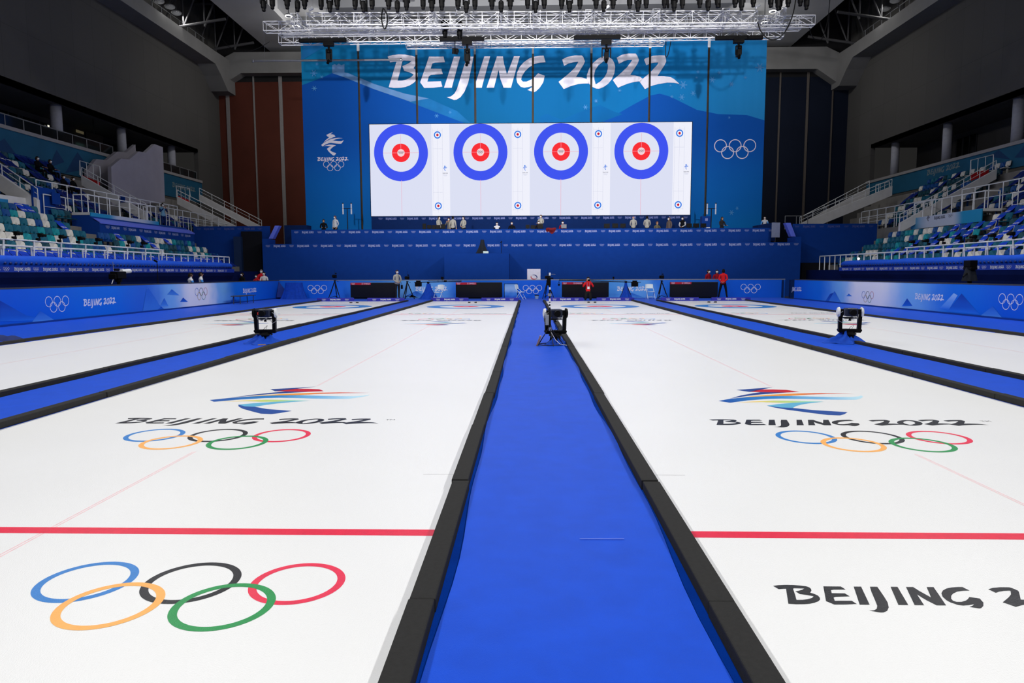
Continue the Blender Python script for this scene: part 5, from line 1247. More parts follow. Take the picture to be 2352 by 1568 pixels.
for s in ('left', 'right'):
    X = SX(s, -19.0); d = 1 if s == 'left' else -1
    y0, y1 = (16.0, 43.6) if s == 'left' else (18.0, 43.0)
    root = empty('padded_front', (X, y1, -.06), f'padded blue front of the {s} stand with a word band and a row of studs', 'stand front')
    z = lambda a: a
    mb = MB(); mb.prism([(X+d*.02, -.06), (X+d*.02, 1.64), (X+d*.25, 1.64), (X+d*.22, 1.45), (X+d*.1, 1.2), (X+d*.1, -.06)], lambda a, b, t: Vector((a, t, b)), y0, y1); mb.box((min(X, X+d*.06), y1, -.06), (max(X, X+d*.06), 48.95, 1.72)); mb.build('skirt', SKIRT, root, fixn=True)
    mb = MB(); mb.box((min(X+d*.02, X+d*.28), y0, 1.64), (max(X+d*.02, X+d*.28), y1, 1.86)); band = mb.build('word_band', BANDB, root)
    fx = X+d*.287; lt = MB(); rg = MB(); r_ = YF*d if s == 'left' else -YF
    n = 18; yy = 24.75 if s == 'left' else 42.6
    for i in range(-6, n):
        y = yy+1.5*i*(1 if s == 'left' else -1)
        if y0+.2 < y < y1-1.2 or (s == 'right' and y0+1.2 < y < y1-.1):
            lettering(lt, (fx, y, 1.70), r_, ZU, .11, .86); rings(rg, (fx, y+1.12*d, 1.75), r_, ZU, .045, Vector((d, 0, 0)), thick=.2, n=16)
    lt.build('lettering', PRINTW, band); rg.build('rings', PRINTW, band)
    def pad(u, v, X=X, d=d, y0=y0, y1=y1):
        y = y0+(y1-y0)*u; e = min(1, (1-u)*(y1-y0)/.6); e = math.sqrt(max(0, 1-(1-e)**2)) if e < 1 else 1
        a = -.35*PI+1.2*PI*v; R = .20*max(.25, e)
        return Vector((X+d*(.12+R*math.cos(a)*1.05), y, 2.05+R*math.sin(a)*(1.0+.03*math.sin(y*1.3))+.012*math.sin(y*2.1+v*3)))
    mb = MB(); mb.grid(150, 14, pad); mb.box((min(X, X+d*.26), y0, 1.86), (max(X, X+d*.26), y1-.3, 2.0)); mb.build('padding', PAD, root, smooth=True)
    kb = MB().ball((0, 0, 0), .055, 10).build('stud', mat('stud_navy', (10,38,110), rough=.35), root, local=True, smooth=True)
    yk = 24.3 if s == 'left' else 25.0; i = 0
    while yk < y1-.4:
        o = kb if i == 0 else kb.copy()
        if i: C.objects.link(o)
        o.location = Vector((X+d*.31, yk, 1.965))-root.location; i += 1; yk += .26
    # front railing and the rail that carries the small cameras
    rr = empty('front_railing', (X-d*.1, y1, 2.1), f'white railing along the front edge of the {s} stand', 'railing')
    yr = 43.8 if s == 'left' else 46.8
    railing(rr, [(X-d*.1, 22.4, 1.66), (X-d*.1, yr, 1.66)], .96, .77, .038)
    ya, yb = (22.0, P(376, 574, X=X)[1]) if s == 'left' else (24.0, P(2080, 563, X=X)[1])
    rr = empty('camera_rail', (X, yb, 2.6), f'thin white rail above the {s} stand railing carrying small cameras', 'rail')
    mb = MB().tube((X, ya, 2.86), (X, yb, 2.80), .03, 8); mb.build('rail', RAILW, rr)
    yq = yb-.15
    while yq > ya: MB().tube((X-d*.05, yq, 2.2), (X, yq, 2.82), .03, 6).cbox((X-d*.05, yq, 2.55), (.1, .12, .1)).build('bracket', RAILW, rr); yq -= 1.55
    pxs = [33, 88, 136, 179, 220, 293, 325] if s == 'left' else [2101, 2133, 2168, 2209, 2243, 2286, 2330]
    for i, px in enumerate(pxs):
        y = P(px, 555, X=X)[1]
        root2 = empty('small_camera', (X, y, 2.88), f'small black remote camera on the {s} stand rail, {nth(i+1)} from the {"left" if s=="left" else "left"}', 'camera', f'small cameras on the {s} rail')
        MB().cbox((X, y, 2.91), (.1, .14, .1)).build('clamp', BLACK, root2); MB().cbox((X+d*.02, y+.12, 3.08), (.16, .16, .15)).tube((X, y+.06, 2.94), (X, y+.1, 3.05), .025).build('body', BLACK, root2, bevel=.02); MB().tube((X+d*.08, y+.14, 3.08), (X+d*.2, y+.18, 3.06), .05).build('lens', BLACK, root2)
# ---------------------------------------------------------------- stair parapets, railings, decks
REDP = mat('red_panel', (205,30,34), rough=.6, var=.06)
def parapet(Y, lo, hi, h, label, red=None, gate=None, th=.22, h2=None, rail=.55):
    """sloping white stair wall at depth Y between two picture points of its top edge"""
    A, B = P(*lo, Y=Y), P(*hi, Y=Y)
    root = empty('stair_parapet', (A[0], Y, A[2]-h), label, 'parapet', 'white stair parapets in the stands')
    mb = MB(); mb.prism([(A[0], A[2]-h), (A[0], A[2]), (B[0], B[2]), (B[0], B[2]-(h2 or h))], lambda a, b, t: Vector((a, t, b)), Y, Y+th); mb.build('wall', PARAPET, root, fixn=True)
    if rail: railing(root, [A+Vector((0, th/2, 0)), B+Vector((0, th/2, 0))], rail, 1.15, .028, (rail*.5,))
    if red:
        q = [P(a, b, Y=Y+th+1.1) for a, b in red]; mb = MB(); mb.add(q+[v+Vector((0, .05, 0)) for v in q], [(0,1,2,3),(7,6,5,4),(0,4,5,1),(1,5,6,2),(2,6,7,3),(3,7,4,0)]); mb.build('red_panel', REDP, root, fixn=True)
    if gate:
        rr = MB(); q = [P(a, b, Y=Y+th+1.0) for a, b in gate]
        rr.path(q, .03, 6); rr.build('gate_rail', RAILW, root)
        for v in q[1:-1]: MB().tube(v, v-Vector((0, 0, 1.0)), .025, 6).build('post', RAILW, root)
        for k in (.33, .66): v = q[1]*(1-k)+q[2]*k; MB().tube(v, v-Vector((0, 0, 1.0)), .02, 6).build('post', RAILW, root)
    return root
parapet(35, (84,458), (-40,374), .75, 'white sloping stair wall with a railing at the left picture edge', h2=.9)
parapet(45, (334,487), (186,403), .62, 'long white sloping stair wall below the grey stepped wall, left stand', [(188,402),(228,418),(228,427),(190,410)], [(183,402),(183,369),(229,382),(231,400)])
parapet(57.2, (541,519), (406,451), .62, 'white sloping stair wall farther back in the left stand, with a red panel', [(409,449),(435,460),(435,467),(410,456)], [(405,452),(405,427),(435,433),(437,450)])
parapet(60.9, (600,520), (457,446), .6, 'farthest white sloping stair wall of the left stand, against the brown wall')
parapet(45.3, (2068,512), (2290,388), .62, 'long white sloping stair wall in the right stand, with a red panel', [(2231,398),(2271,389),(2271,399),(2231,415)], [(2230,402),(2230,368),(2282,355),(2283,382)])
parapet(56.5, (1838,514), (2050,427), .75, 'white sloping stair wall farther back in the right stand, beside the navy wall', [(2015,446),(2040,439),(2040,447),(2015,457)], [(2012,452),(2012,424),(2043,417),(2045,432)])
parapet(60.2, (1842,512), (1998,430), .6, 'farthest white sloping stair wall of the right stand, against the grey wall')
# grey stepped flanks of the gallery stair
FLK = mat('flank_grey', (158,155,168), rough=.85, var=.05, scale=1)
def flank(X, pts, lab):
    q = [P(a, b, X=X) for a, b in pts]; mb = MB(); mb.prism([(v[1], v[2]) for v in q], lambda a, b, t: Vector((t, a, b)), X-.25, X)
    tag(mb.build('stair_flank', FLK, fixn=True), lab, 'stair wall', 'grey walls of the gallery stair')
flank(-28.6, [(255.5,383),(278,364),(297,366),(319,347.5),(334,350.6),(355.5,331),(374,338),(379,463),(258,478)], 'large grey wall with a stepped top edge in the left stand')
flank(-30.3, [(200,392),(222,365),(245,368),(270,348),(290,350),(311,332),(316,400),(262,440),(206,428)], 'darker grey stepped wall just behind the large one, left stand')
# vomitory box of the left stand; roof's lit lower half coloured as a pale strip
Yf, Yb = 37.5, 48.2; x0, x1 = -24.95, -23.42
root = empty('entrance_box', ((x0+x1)/2, Yf, 3.0), 'navy entrance box with a lit-coloured roof strip and lettering in the left stand', 'entrance')
zt_ = P(203, 494, Y=Yf)[2]; xm_ = P(203, 494, Y=Yf)[0]; zf = P(230, 511, X=x1)[2]
pr = [(x0, 2.9), (x0, zt_), (xm_, zt_), (x1, zf), (x1, 2.6)]
mb = MB(); mb.prism(pr, lambda a, b, t: Vector((a, t, b)), Yf, Yb); mb.build('body', NAVY, root, fixn=True)
mb = MB(); mb.prism([(xm_*.55+x1*.45, zt_*.55+zf*.45-.06), (xm_*.55+x1*.45, zt_*.55+zf*.45+.03), (x1+.04, zf+.03), (x1+.05, zf-.05)], lambda a, b, t: Vector((a, t, b)), Yf-.0, Yb); mb.build('lit_roof_half', PERI, root, fixn=True)
lt = MB(); rg = MB(); zz = P(242, 521, X=x1)[2]-.06
for i in range(6):
    y = 38.0+1.66*i; rings(rg, (x1+.012, y+.2, zz+.07), YF, ZU, .055, XR, thick=.22, n=14); lettering(lt, (x1+.012, y+.55, zz), YF, ZU, .13, .8)
lt.build('lettering', BANDM, root); rg.build('rings', BANDM, root)
def deck(s, X, ya, yb, z, lab):
    d = 1 if s == 'left' else -1
    root = empty('stand_deck', (X, yb, z-.3), lab, 'deck')
    mb = MB(); mb.box((min(X, X-d*1.0), ya, z-.15), (max(X, X-d*1.0), yb, z)); mb.build('slab', PARAPET, root)
    st = [(ya-yb-.0, (24,146,200)), (ya-yb+1.6, (24,146,200)), ((ya-yb)*.62, (190,200,222)), ((ya-yb)*.3, (190,200,222)), (-.01, (24,140,196))]
    mb = MB(); mb.box((min(X, X+d*.05), ya, z-(.24 if s == 'left' else .72)), (max(X, X+d*.05), yb, z-.01)); mb.build('fascia', ramp_mat('deck_fascia_'+s, 'Y', st, var=.05), root)
    rr = empty('deck_railing', (X-d*.1, yb, z), f'white railing on the entrance deck of the {s} stand', 'railing')
    railing(rr, [(X-d*.9, ya+.05, z), (X-d*.1, ya+.05, z), (X-d*.1, yb-.05, z), (X-d*.9, yb-.05, z)], .95, .98, .035)
    return root
XD = -24.0; ya, yb = P(206, 487, X=XD)[1], P(363, 506, X=XD)[1]
deck('left', XD, ya, yb, P(206, 487, X=XD)[2], 'white and blue deck above the navy entrance box, left stand')
XR_ = 24.9; ya, yb = P(2258, 478, X=XR_)[1], P(2095, 497, X=XR_)[1]
r = deck('right', XR_, ya, yb, P(2258, 478, X=XR_)[2], 'white and blue entrance deck with small grey lettering, right stand')
c = P(2145, 504, X=XR_-.06); mb = MB(); lettering(mb, (XR_-.06, c[1], c[2]-.0), -YF, ZU, .17, 1.15); mb.build('lettering', mat('deck_words', (92,96,116), rough=.6), r)
mb = MB(); emblem(mb, (XR_-.06, c[1]+.6, c[2]+.12), -YF, ZU, .2); mb.build('emblem', mat('deck_words', (92,96,116)), r); mb = MB(); rings(mb, (XR_-.06, c[1]-1.65, c[2]+.1), -YF, ZU, .07, -XR, n=16); mb.build('rings', mat('deck_words', (92,96,116)), r)
# railings in front of the upper seats
for s, pieces in (('left', [((-25.65, 35.9, 4.72), (-25.65, 50.4, 4.72), 1.75, 'long white railing in front of the upper seats, left stand'), ((-25.1, 35.6, 4.14), (-25.1, 37.3, 4.14), 1.55, 'short white railing beside the navy panel, left stand'), ((-25.6, 47.5, 4.72), (-25.6, 57, 4.72), 1.5, 'white railing in front of the far upper seats, left stand'), ((-25.0, 49.4, 4.72), (-25.0, 58, 4.72), .95, 'far low white railing behind the navy partition, left stand')]),
                  ('right', [((-25.65, 33.0, 4.72), (-25.65, 42.6, 4.72), 1.75, 'long white railing in front of the upper seats, right stand'), ((-25.1, 34.4, 4.14), (-25.1, 37.4, 4.14), 1.55, 'short white railing right of the entrance deck, right stand'), ((-25.6, 45.2, 4.72), (-25.6, 55, 4.72), 1.5, 'white railing in front of the far upper seats, right stand'), ((-25.0, 46.0, 4.72), (-25.0, 54, 4.72), .95, 'far low white railing left of the entrance deck, right stand')])):
    for a, b, h, lab in pieces:
        rr = empty('stand_railing', (SX(s, b[0]), b[1], b[2]), lab, 'railing', f'railings of the {s} stand')
        railing(rr, [(SX(s, a[0]), a[1], a[2]), (SX(s, b[0]), b[1], b[2])], h, 1.25, .032, (h*.6,))
A, B = P(1803, 512, Y=56), P(1855, 512, Y=56); rr = empty('stand_railing', (B[0], 56, A[2]-.4), 'grey railing standing against the dark navy wall, right of the tiers', 'railing', 'railings of the right stand')
railing(rr, [(A[0], 56, A[2]-.5), (B[0], 56, A[2]-.5)], .5+P(1803, 496, Y=56)[2]-A[2], .9, .035, m=MGREY)
# navy boards and signs among the seats
q = P(108, 448, X=-25.0); tag(MB().box((-25.3, q[1]-.75, 4.0), (-25.2, q[1]+.9, P(108, 432, X=-25.2)[2])).build('navy_board', NAVY), 'upright navy board beside the aisle in the left stand', 'board')
mb = MB(); A = P(-5, 455, X=-25.6); B = P(92, 472, X=-25.6); mb.box((-25.75, 24, 3.9), (-25.6, B[1], P(40, 452, X=-25.6)[2]))
tag(mb.build('white_parapet', PARAPET), 'low white wall in front of the upper seats at the left picture edge', 'parapet')
mb = MB(); mb.box((-25.62, 24, 3.6), (-25.5, P(19, 470, X=-25.5)[1], P(10, 457, X=-25.5)[2]))
tag(mb.build('blue_board', mat('board_sky', (20,130,190), rough=.6, var=.2, scale=1)), 'bright blue printed board at the left picture edge among the seats', 'board')
for px, py, X, lab in ((78, 449, -25.55, 'small navy row sign on the white wall at the left edge'), (281, 457, -26.0, 'small navy row sign on the long white stair wall'), (128, 456, -25.05, 'small navy row sign on the short railing, left stand')):
    q = P(px, py, X=X) if px != 281 else P(px, py, Y=44.9)
    mb = MB()
    if px != 281: mb.box((X, q[1]-.32, q[2]-.3), (X+.04, q[1]+.32, q[2]+.3))
    else: mb.box((q[0]-.14, 44.93, q[2]-.2), (q[0]+.14, 44.98, q[2]+.2))
    tag(mb.build('row_sign', NAVY), lab, 'sign', 'navy row signs in the left stand')
# broadcast camera and microphone in the left alley, camera at the right one
c = P(272, 636, X=-17.0); root = empty('broadcast_camera', (c[0], c[1], -.06), 'large television camera with a long white lens behind the left barrier', 'camera')
x, y, z = c
MB().obox((x, y, z+.08), (.34, .62, .3), (0, 0, .0)).obox((x, y-.1, z+.3), (.1, .3, .1), (0, 0, 0)).obox((x+.0, y-.4, z+.02), (.3, .1, .22), (0, 0, 0)).build('body', BLACK, root, bevel=.03)
MB().tube((x+.02, y+.2, z+.22), (x+.06, y+.75, z+.25), .09, 14).build('lens', WHITE, root)
MB().tube((x, y, z-.1), (x, y, 0), .07).lathe((x, y, z-.2), [(.12, 0), (.14, .1), (.08, .16)]).build('mount', BLACKM, root)
MB().tube((x, y-.3, z-.0), (x+.1, y-.65, z-.28), .018).tube((x, y-.3, z+.3), (x, y-.33, z+.62), .01).build('pan_handle', STEEL, root)
for k in range(3):
    a = k*2*PI/3+.4; MB().tube((x+.4*math.cos(a), y+.4*math.sin(a), -.06), (x, y, .8), .04).build('leg', BLACKM, root)
c = P(361, 612, X=-17.2); root = empty('microphone_stand', (c[0], c[1], -.06), 'thin black microphone stand behind the left barrier, beside the television camera', 'microphone stand'); MB().tube((c[0], c[1], -.06), (c[0], c[1], P(361, 600, X=-17.2)[2]), .018).build('pole', BLACKM, root); MB().tube((c[0], c[1], P(361, 601, X=-17.2)[2]), (c[0]-.02, c[1]-.18, P(361, 598, X=-17.2)[2]), .045).build('microphone', BLACK, root)
c = P(2228, 625, X=17.6); x, y, z = c; root = empty('broadcast_camera', (x, y, -.06), 'black hooded television camera with a screen on top behind the right barrier', 'camera')
MB().obox((x, y, z+.34), (.3, .42, .26), (0, 0, 0)).obox((x, y, z+.15), (.26, .5, .12), (0, 0, 0)).build('screen', BLACK, root, bevel=.02)
def hood(u, v):
    a = 2*PI*u; r = (.13+.13*v**.8)*(1+.12*math.sin(5*a)); return Vector((x+r*math.cos(a), y+r*math.sin(a), z+.2-.55*v))
MB().grid(24, 6, hood).build('hood', mat('black_cover', (12,20,34)), root, smooth=True)
MB().tube((x, y, -.06), (x, y, z), .08).build('mount', BLACKM, root); MB().tube((x-.1, y, z-.02), (x-.5, y-.4, z-.18), .03).build('pan_handle', BLACKM, root)
tag(MB().ball(P(1972, 594, X=19.3), .07, 10).build('lamp_bulb', emat('bulb', (255,252,240), 3)), 'tiny bright lamp at the far end of the right stand railing', 'lamp')
# ---------------------------------------------------------------- people
SKIN = mat('skin', (196,150,124), rough=.6, var=.05)
def stand(arms='sides', spread=.0, lean=0, hr=.0, legs='stand'):
    """joints of a 1.75 m figure facing -y (towards the camera): name -> (position, radius)"""
    J = {'pelvis': ((0,0,.96),(.155,.115)), 'waist': ((0,0,1.10),(.14,.105)), 'chest': ((0,.005,1.28),(.165,.115)), 'upper': ((0,.01,1.40),(.12,.095)),
         'neck': ((0,.0,1.50),(.055,.055)), 'jaw': ((0,-.02,1.57),(.066,.072)), 'head': ((0,-.01,1.65),(.082,.098)), 'crown': ((0,.0,1.72),(.06,.07))}
    E = [('pelvis','waist'),('waist','chest'),('chest','upper'),('upper','neck'),('neck','jaw'),('jaw','head'),('head','crown')]
    for s, q in ((1,'r'), (-1,'l')):
        J['sh'+q] = ((s*.185,.01,1.41),(.072,.07))
        if arms == 'sides': el, wr, pd = (s*.235,.03,1.14), (s*.235,-.06,.90), Vector((0,-.25,-1))
        elif arms == 'back': el, wr, pd = (s*.25,.10,1.15), (s*.09,.19,.99), Vector((-s*.9,.05,-.35))
        elif arms == 'phone': el, wr, pd = (s*.24,-.14,1.17), (s*.08,-.30,1.38), Vector((-s*.3,-.35,.9))
        elif arms == 'camera': el, wr, pd = (s*.29,-.10,1.20), (s*.09,-.25,1.52), Vector((-s*.35,-.2,.9))
        elif arms == 'front': el, wr, pd = (s*.24,-.04,1.14), (s*.10,-.22,1.02), Vector((-s*.8,-.3,-.2))
        elif arms == 'desk': el, wr, pd = (s*.25,-.10,1.14), (s*.15,-.36,1.12), Vector((-s*.2,-1,-.15))
        elif arms == 'pocket': el, wr, pd = (s*.27,.06,1.16), (s*.20,-.04,.95), Vector((-s*.2,-.3,-.9))
        pd = pd.normalized(); wr = Vector(wr); pm = wr+pd*.075
        J['el'+q] = (el,(.052,.05)); J['wr'+q] = (tuple(wr),(.034,.03)); J['pm'+q] = (tuple(pm),(.04,.026))
        E += [('upper','sh'+q),('sh'+q,'el'+q),('el'+q,'wr'+q),('wr'+q,'pm'+q)]
        side = pd.cross(Vector((0,0,1)) if abs(pd.z) < .9 else Vector((0,1,0))).normalized()
        for k in range(4):
            o = (k-1.5)*.02; L = (.07,.082,.078,.06)[k]; curl = Vector((0,-.25,-.25)) if pd.z > -.5 else Vector((-s*.35,0,0))
            J[f'f{k}a'+q] = (tuple(pm+pd*.03+side*o),(.011,.011)); J[f'f{k}b'+q] = (tuple(pm+(pd+curl*.4).normalized()*L+side*o*1.15),(.008,.008))
            E += [('pm'+q,f'f{k}a'+q),(f'f{k}a'+q,f'f{k}b'+q)]
        J['tha'+q] = (tuple(wr+pd*.035+side*.035*s),(.012,.012)); J['thb'+q] = (tuple(wr+pd*.085+side*.06*s),(.009,.009)); E += [('wr'+q,'tha'+q),('tha'+q,'thb'+q)]
        fx = s*(.10+spread)
        J['hip'+q] = ((s*.095,0,.90),(.10,.10))
        if legs == 'stand':
            J['kn'+q] = ((s*(.10+spread*.55),-.015,.50),(.068,.07)); J['an'+q] = ((fx,.02,.10),(.045,.047)); J['toe'+q] = ((fx+s*.02,-.15,.045),(.045,.04))
        elif legs == 'sit':
            J['kn'+q] = ((s*.13,-.42,.93),(.072,.07)); J['an'+q] = ((s*.13,-.40,.50),(.045,.047)); J['toe'+q] = ((s*.14,-.56,.46),(.045,.04))
        elif legs == 'kneel':
            J['kn'+q] = ((s*.15,-.10,.50),(.075,.075)); J['an'+q] = ((s*.14,.30,.52),(.048,.045)); J['toe'+q] = ((s*.14,.40,.47),(.042,.04))
        E += [('pelvis','hip'+q),('hip'+q,'kn'+q),('kn'+q,'an'+q),('an'+q,'toe'+q)]
    return J, E
def seg_d(p, a, b):
    ab = b-a; t = max(0, min(1, (p-a).dot(ab)/max(1e-9, ab.dot(ab)))); return (p-a-ab*t).length
def cloth(rgb): return mat('cloth_%d_%d_%d' % rgb, rgb, rough=.85, spec=.15, var=.1, scale=9)
def person(loc, face, label, top, bottom=(22,22,26), hair=(26,20,18), arms='sides', legs='stand', mask=True, spread=0, sleeves=None, shoes=(24,22,22), hood=None, drop=0, scale=1, longhair=False, group=None, bald=False):
    """one continuous body; face = direction the person looks (0 towards the camera, positive turns to picture right)"""
    J, E = stand(arms, spread, legs=legs)
    names = list(J); idx = {n: i for i, n in enumerate(names)}
    me = bpy.data.meshes.new('person'); me.from_pydata([J[n][0] for n in names], [(idx[a], idx[b]) for a, b in E], [])
    tmp = bpy.data.objects.new('person', me); C.objects.link(tmp)
    sk = tmp.modifiers.new('k', 'SKIN'); sk.use_smooth_shade = True
    sub = tmp.modifiers.new('s', 'SUBSURF'); sub.levels = 1; sub.render_levels = 1
    lay = me.skin_vertices[0].data
    for n in names: lay[idx[n]].radius = J[n][1]; lay[idx[n]].use_root = (n == 'pelvis')
    bpy.context.view_layer.update()
    dg = bpy.context.evaluated_depsgraph_get()
    out = bpy.data.meshes.new_from_object(tmp.evaluated_get(dg)); bpy.data.objects.remove(tmp)
    # clothes by the nearest bone
    reg = {}
    for a, b in E:
        k = a+b
        if a in ('neck','jaw','head') or b == 'neck': reg[(a, b)] = 0 if b != 'neck' else 1
        elif a[:2] in ('pm',) or b[:2] in ('pm','th') or a[:2] == 'th' or (a[0] == 'f' and len(a) == 4) or (b[0] == 'f' and len(b) == 4): reg[(a, b)] = 0
        elif a[:2] in ('sh','el') : reg[(a, b)] = 2
        elif a in ('waist','chest','upper'): reg[(a, b)] = 1
        elif a == 'pelvis' and b == 'waist': reg[(a, b)] = 1
        elif a[:2] == 'an': reg[(a, b)] = 4
        else: reg[(a, b)] = 3
    bones = [(Vector(J[a][0]), Vector(J[b][0]), reg[(a, b)], max(J[a][1][0], J[b][1][0])) for a, b in E]
    for m in (SKIN, cloth(top), cloth(sleeves or top), cloth(bottom), cloth(shoes)): out.materials.append(m)
    for p in out.polygons:
        c = p.center; best = min(bones, key=lambda q: seg_d(c, q[0], q[1])-q[3]*.5); r = best[2]
        if r == 3 and c.z > .90 and legs == 'stand': r = 1
        if legs != 'stand' and r == 3 and c.z > .99: r = 1
        p.material_index = r; p.use_smooth = True
    zf = min(v.co.z for v in out.vertices)
    zf = 0 if legs == 'stand' else (.42 if legs == 'kneel' else .42)
    body = bpy.data.objects.new('person', out); C.objects.link(body)
    out.transform(Matrix.Translation((0, 0, -zf)))
    body.location = loc; body.rotation_euler = (0, 0, face); body.scale = (scale,)*3
    tag(body, label, 'person', group)
    hz = 1.65-zf
    def kid(mb, n, m):
        o = mb.build(n, m, body, local=True, smooth=True); return o
    for s in (-1, 1): kid(MB().ball((s*.032, -.098, hz+.02), .011, 8), 'eye', mat('eye_dark', (24,18,16), rough=.3))
    if not mask: kid(MB().ball((0, -.108, hz-.005), (.013, .022, .022), 8), 'nose', SKIN); kid(MB().ball((0, -.094, hz-.055), (.026, .012, .007), 8), 'mouth', mat('lips', (160,90,84)))
    for s in (-1, 1): kid(MB().ball((s*.086, .0, hz), (.012, .022, .032), 8), 'ear', SKIN)
    if mask:
        mb = MB(); mb.grid(10, 6, lambda u, v: Vector((.078*math.sin((u-.5)*2.3), -.015-.102*math.cos((u-.5)*2.3)-.012*(1-abs(2*v-1)), hz-.075+.085*v+.006*math.sin(PI*u))))
        kid(mb, 'face_mask', mat('mask_white', (238,240,246), rough=.8))
    if not bald:
        def cap(u, v):
            a = 2*PI*u; front = .5-.5*math.cos(a-PI*1.5+PI)      # lower at the back
            lo = -.03-.07*(.5+.5*math.sin(a)) if not longhair else (-.03-.22*(.5+.5*math.sin(a))**.7)
            lo = .045 if math.sin(a) < -.55 else lo
            z = lo+(.115-lo)*v; r = math.sqrt(max(0, 1-(max(z, 0)/.118)**2))
            return Vector((.093*r*math.cos(a), -.005+.108*r*math.sin(a)+(.01 if z < 0 else 0), hz+z))
        kid(MB().grid(22, 8, cap), 'hair', cloth(hair))
    if hood:
        def hd(u, v):
            a = PI*(-.05)+PI*1.1*u; r = .085+.03*math.sin(PI*v); return Vector((.14*math.cos(a), .03+r*math.sin(a)+.02, 1.42-zf+.10*v))
        kid(MB().grid(14, 5, hd), 'hood', cloth(hood))
    return body
def at(px, py, Y): return P(px, py, Y=Y)
GREY, RED, WHITEJ, DRED = (176,174,166), (222,34,40), (214,216,224), (150,22,40)
# on the end carpet
b = at(913, 684, 42.05); p = person((b[0], 42.05, .011), .55, 'person in a grey top and dark trousers standing beside the leftmost display board', GREY, (38,36,38), (74,52,40), arms='front')
q = p.location; root = empty('carry_bag', (q[0]+.30, q[1]-.02, .6), 'small dark bag hanging at the hip of the person in grey', 'bag'); MB().box((q[0]+.23, q[1]-.09, .62), (q[0]+.34, q[1]+.05, .86)).build('pouch', BLACK, root, bevel=.02); MB().path([(q[0]+.28, q[1]-.02, .86), (q[0]+.2, q[1]-.14, 1.2), (q[0]+.1, q[1]-.1, 1.45)], .01).build('strap', BLACK, root)
b = at(1350.5, 690, 38.9); p = person((b[0], 38.9, .003), 0, 'person in a red jacket kneeling on the ice and raising a camera to the face', RED, (26,26,28), (40,34,32), arms='camera', legs='kneel')
q = p.location; root = empty('hand_camera', (q[0]+.02, q[1]-.26, 1.08), 'small black camera held up by the kneeling person in red', 'camera'); MB().cbox((q[0]+.02, q[1]-.27, 1.155), (.15, .07, .10)).build('body', BLACK, root, bevel=.01); MB().lathe((q[0]+.02, q[1]-.39, 1.15), [(.04, 0), (.04, .09)], 12, axis='Y').build('lens', BLACK, root)
root = empty('pass_card', (q[0]+.02, q[1]-.14, .62), 'white pass card hanging on the chest of the kneeling person in red', 'pass'); MB().box((q[0]-.055, q[1]-.15, .66), (q[0]+.075, q[1]-.14, .80)).build('card', WHITE, root); MB().path([(q[0]-.05, q[1]-.13, .80), (q[0]-.07, q[1]-.08, 1.06)], .006).path([(q[0]+.07, q[1]-.13, .80), (q[0]+.09, q[1]-.08, 1.06)], .006).build('lanyard', BLUEL if False else mat('lanyard', (120,160,220)), root)
b = at(1660, 684, 42.3); person((b[0], 42.3, .011), PI-.35, 'person in red seen from behind, hands clasped, beside the rightmost display board', RED, (20,20,24), (20,18,18), arms='back', spread=.14, mask=False, shoes=(20,20,22))
# behind the far barrier
for px, py, f, lab, top, arms in [(1627.5, 619.5, .6, 'left one of two people in red behind the far barrier, looking right', DRED, 'sides'), (1647, 619.5, -.2, 'right one of two people in red behind the far barrier, long hair', DRED, 'front')]:
    h = at(px, py, 44.6); person((h[0], 44.6, h[2]-1.75), f, lab, top, (24,24,30), (44,28,24), arms=arms, longhair='long' in lab)
# left corner group, low behind the left barrier
for px, py, f, lab, top, kw in [(600, 619.5, .2, 'person in a red and white hooded jacket behind the left end of the far barrier', (206,30,44), dict(hood=(206,30,44), hair=(150,140,138))), (606, 624.5, .1, 'person in a white jacket and mask in front of the red hood, left corner', WHITEJ, dict(hood=(206,30,44))), (589, 630, -.3, 'person in red crouching low at the left corner of the barriers', (214,40,52), dict()), (556, 626, -.5, 'person in black with a mask behind the left barrier near its far end', (16,16,20), dict())]:
    Y = 43.85 if px == 606 else 44.55; h = at(px, py, Y); person((h[0], Y, h[2]-1.33), f, lab, top, (22,22,26), arms='front', legs='sit', **kw)
for px, py, X, f, lab, top in [(437, 626.5, -16.5, 2.4, 'person in a white and blue jacket sitting behind the left barrier, nearer of two', WHITEJ), (461, 625, -16.5, 2.2, 'person in a white and blue jacket sitting behind the left barrier, farther of two', WHITEJ)]:
    h = P(px, py, X=X); person((h[0], h[1], h[2]-1.33), f, lab, top, (30,60,150), arms='front', legs='sit', mask=False, sleeves=(70,140,220))
# on the upper tier
def tier(px, py, f, lab, top, Y=52.0, **kw):
    h = at(px, py, Y); z = h[2]-1.75*kw.get('scale', 1)+(.42 if kw.get('legs') == 'sit' else 0)
    person((h[0], Y, z), f, lab, top, **kw)
tier(743, 503.5, .3, 'person in black leaning at the far left of the upper tier', (14,14,18), 51.2, arms='desk', mask=False, legs='sit')
tier(769.5, 495.5, -.5, 'person in a white jacket with a dark red hood, left end of upper tier', WHITEJ, 51.4, hood=(100,16,36), sleeves=WHITEJ, arms='pocket', hair=(110,60,54))
tier(1008, 497, .9, 'person in grey facing right behind the left screens of the upper tier', GREY, arms='front', hair=(18,16,16))
tier(1031, 500, -.2, 'person in grey raising hands to the face beside the back of another in grey', (120,116,112), 52.3, arms='phone', hair=(70,36,36))
tier(1040, 496.5, PI-.2, 'person in a grey top seen from behind on the upper tier, left part', GREY, 51.6, mask=False, hair=(18,16,16))
tier(1064.5, 497, -.6, 'person in grey holding a phone, rightmost of the left group on the upper tier', GREY, 51.7, arms='front', hair=(18,16,16))
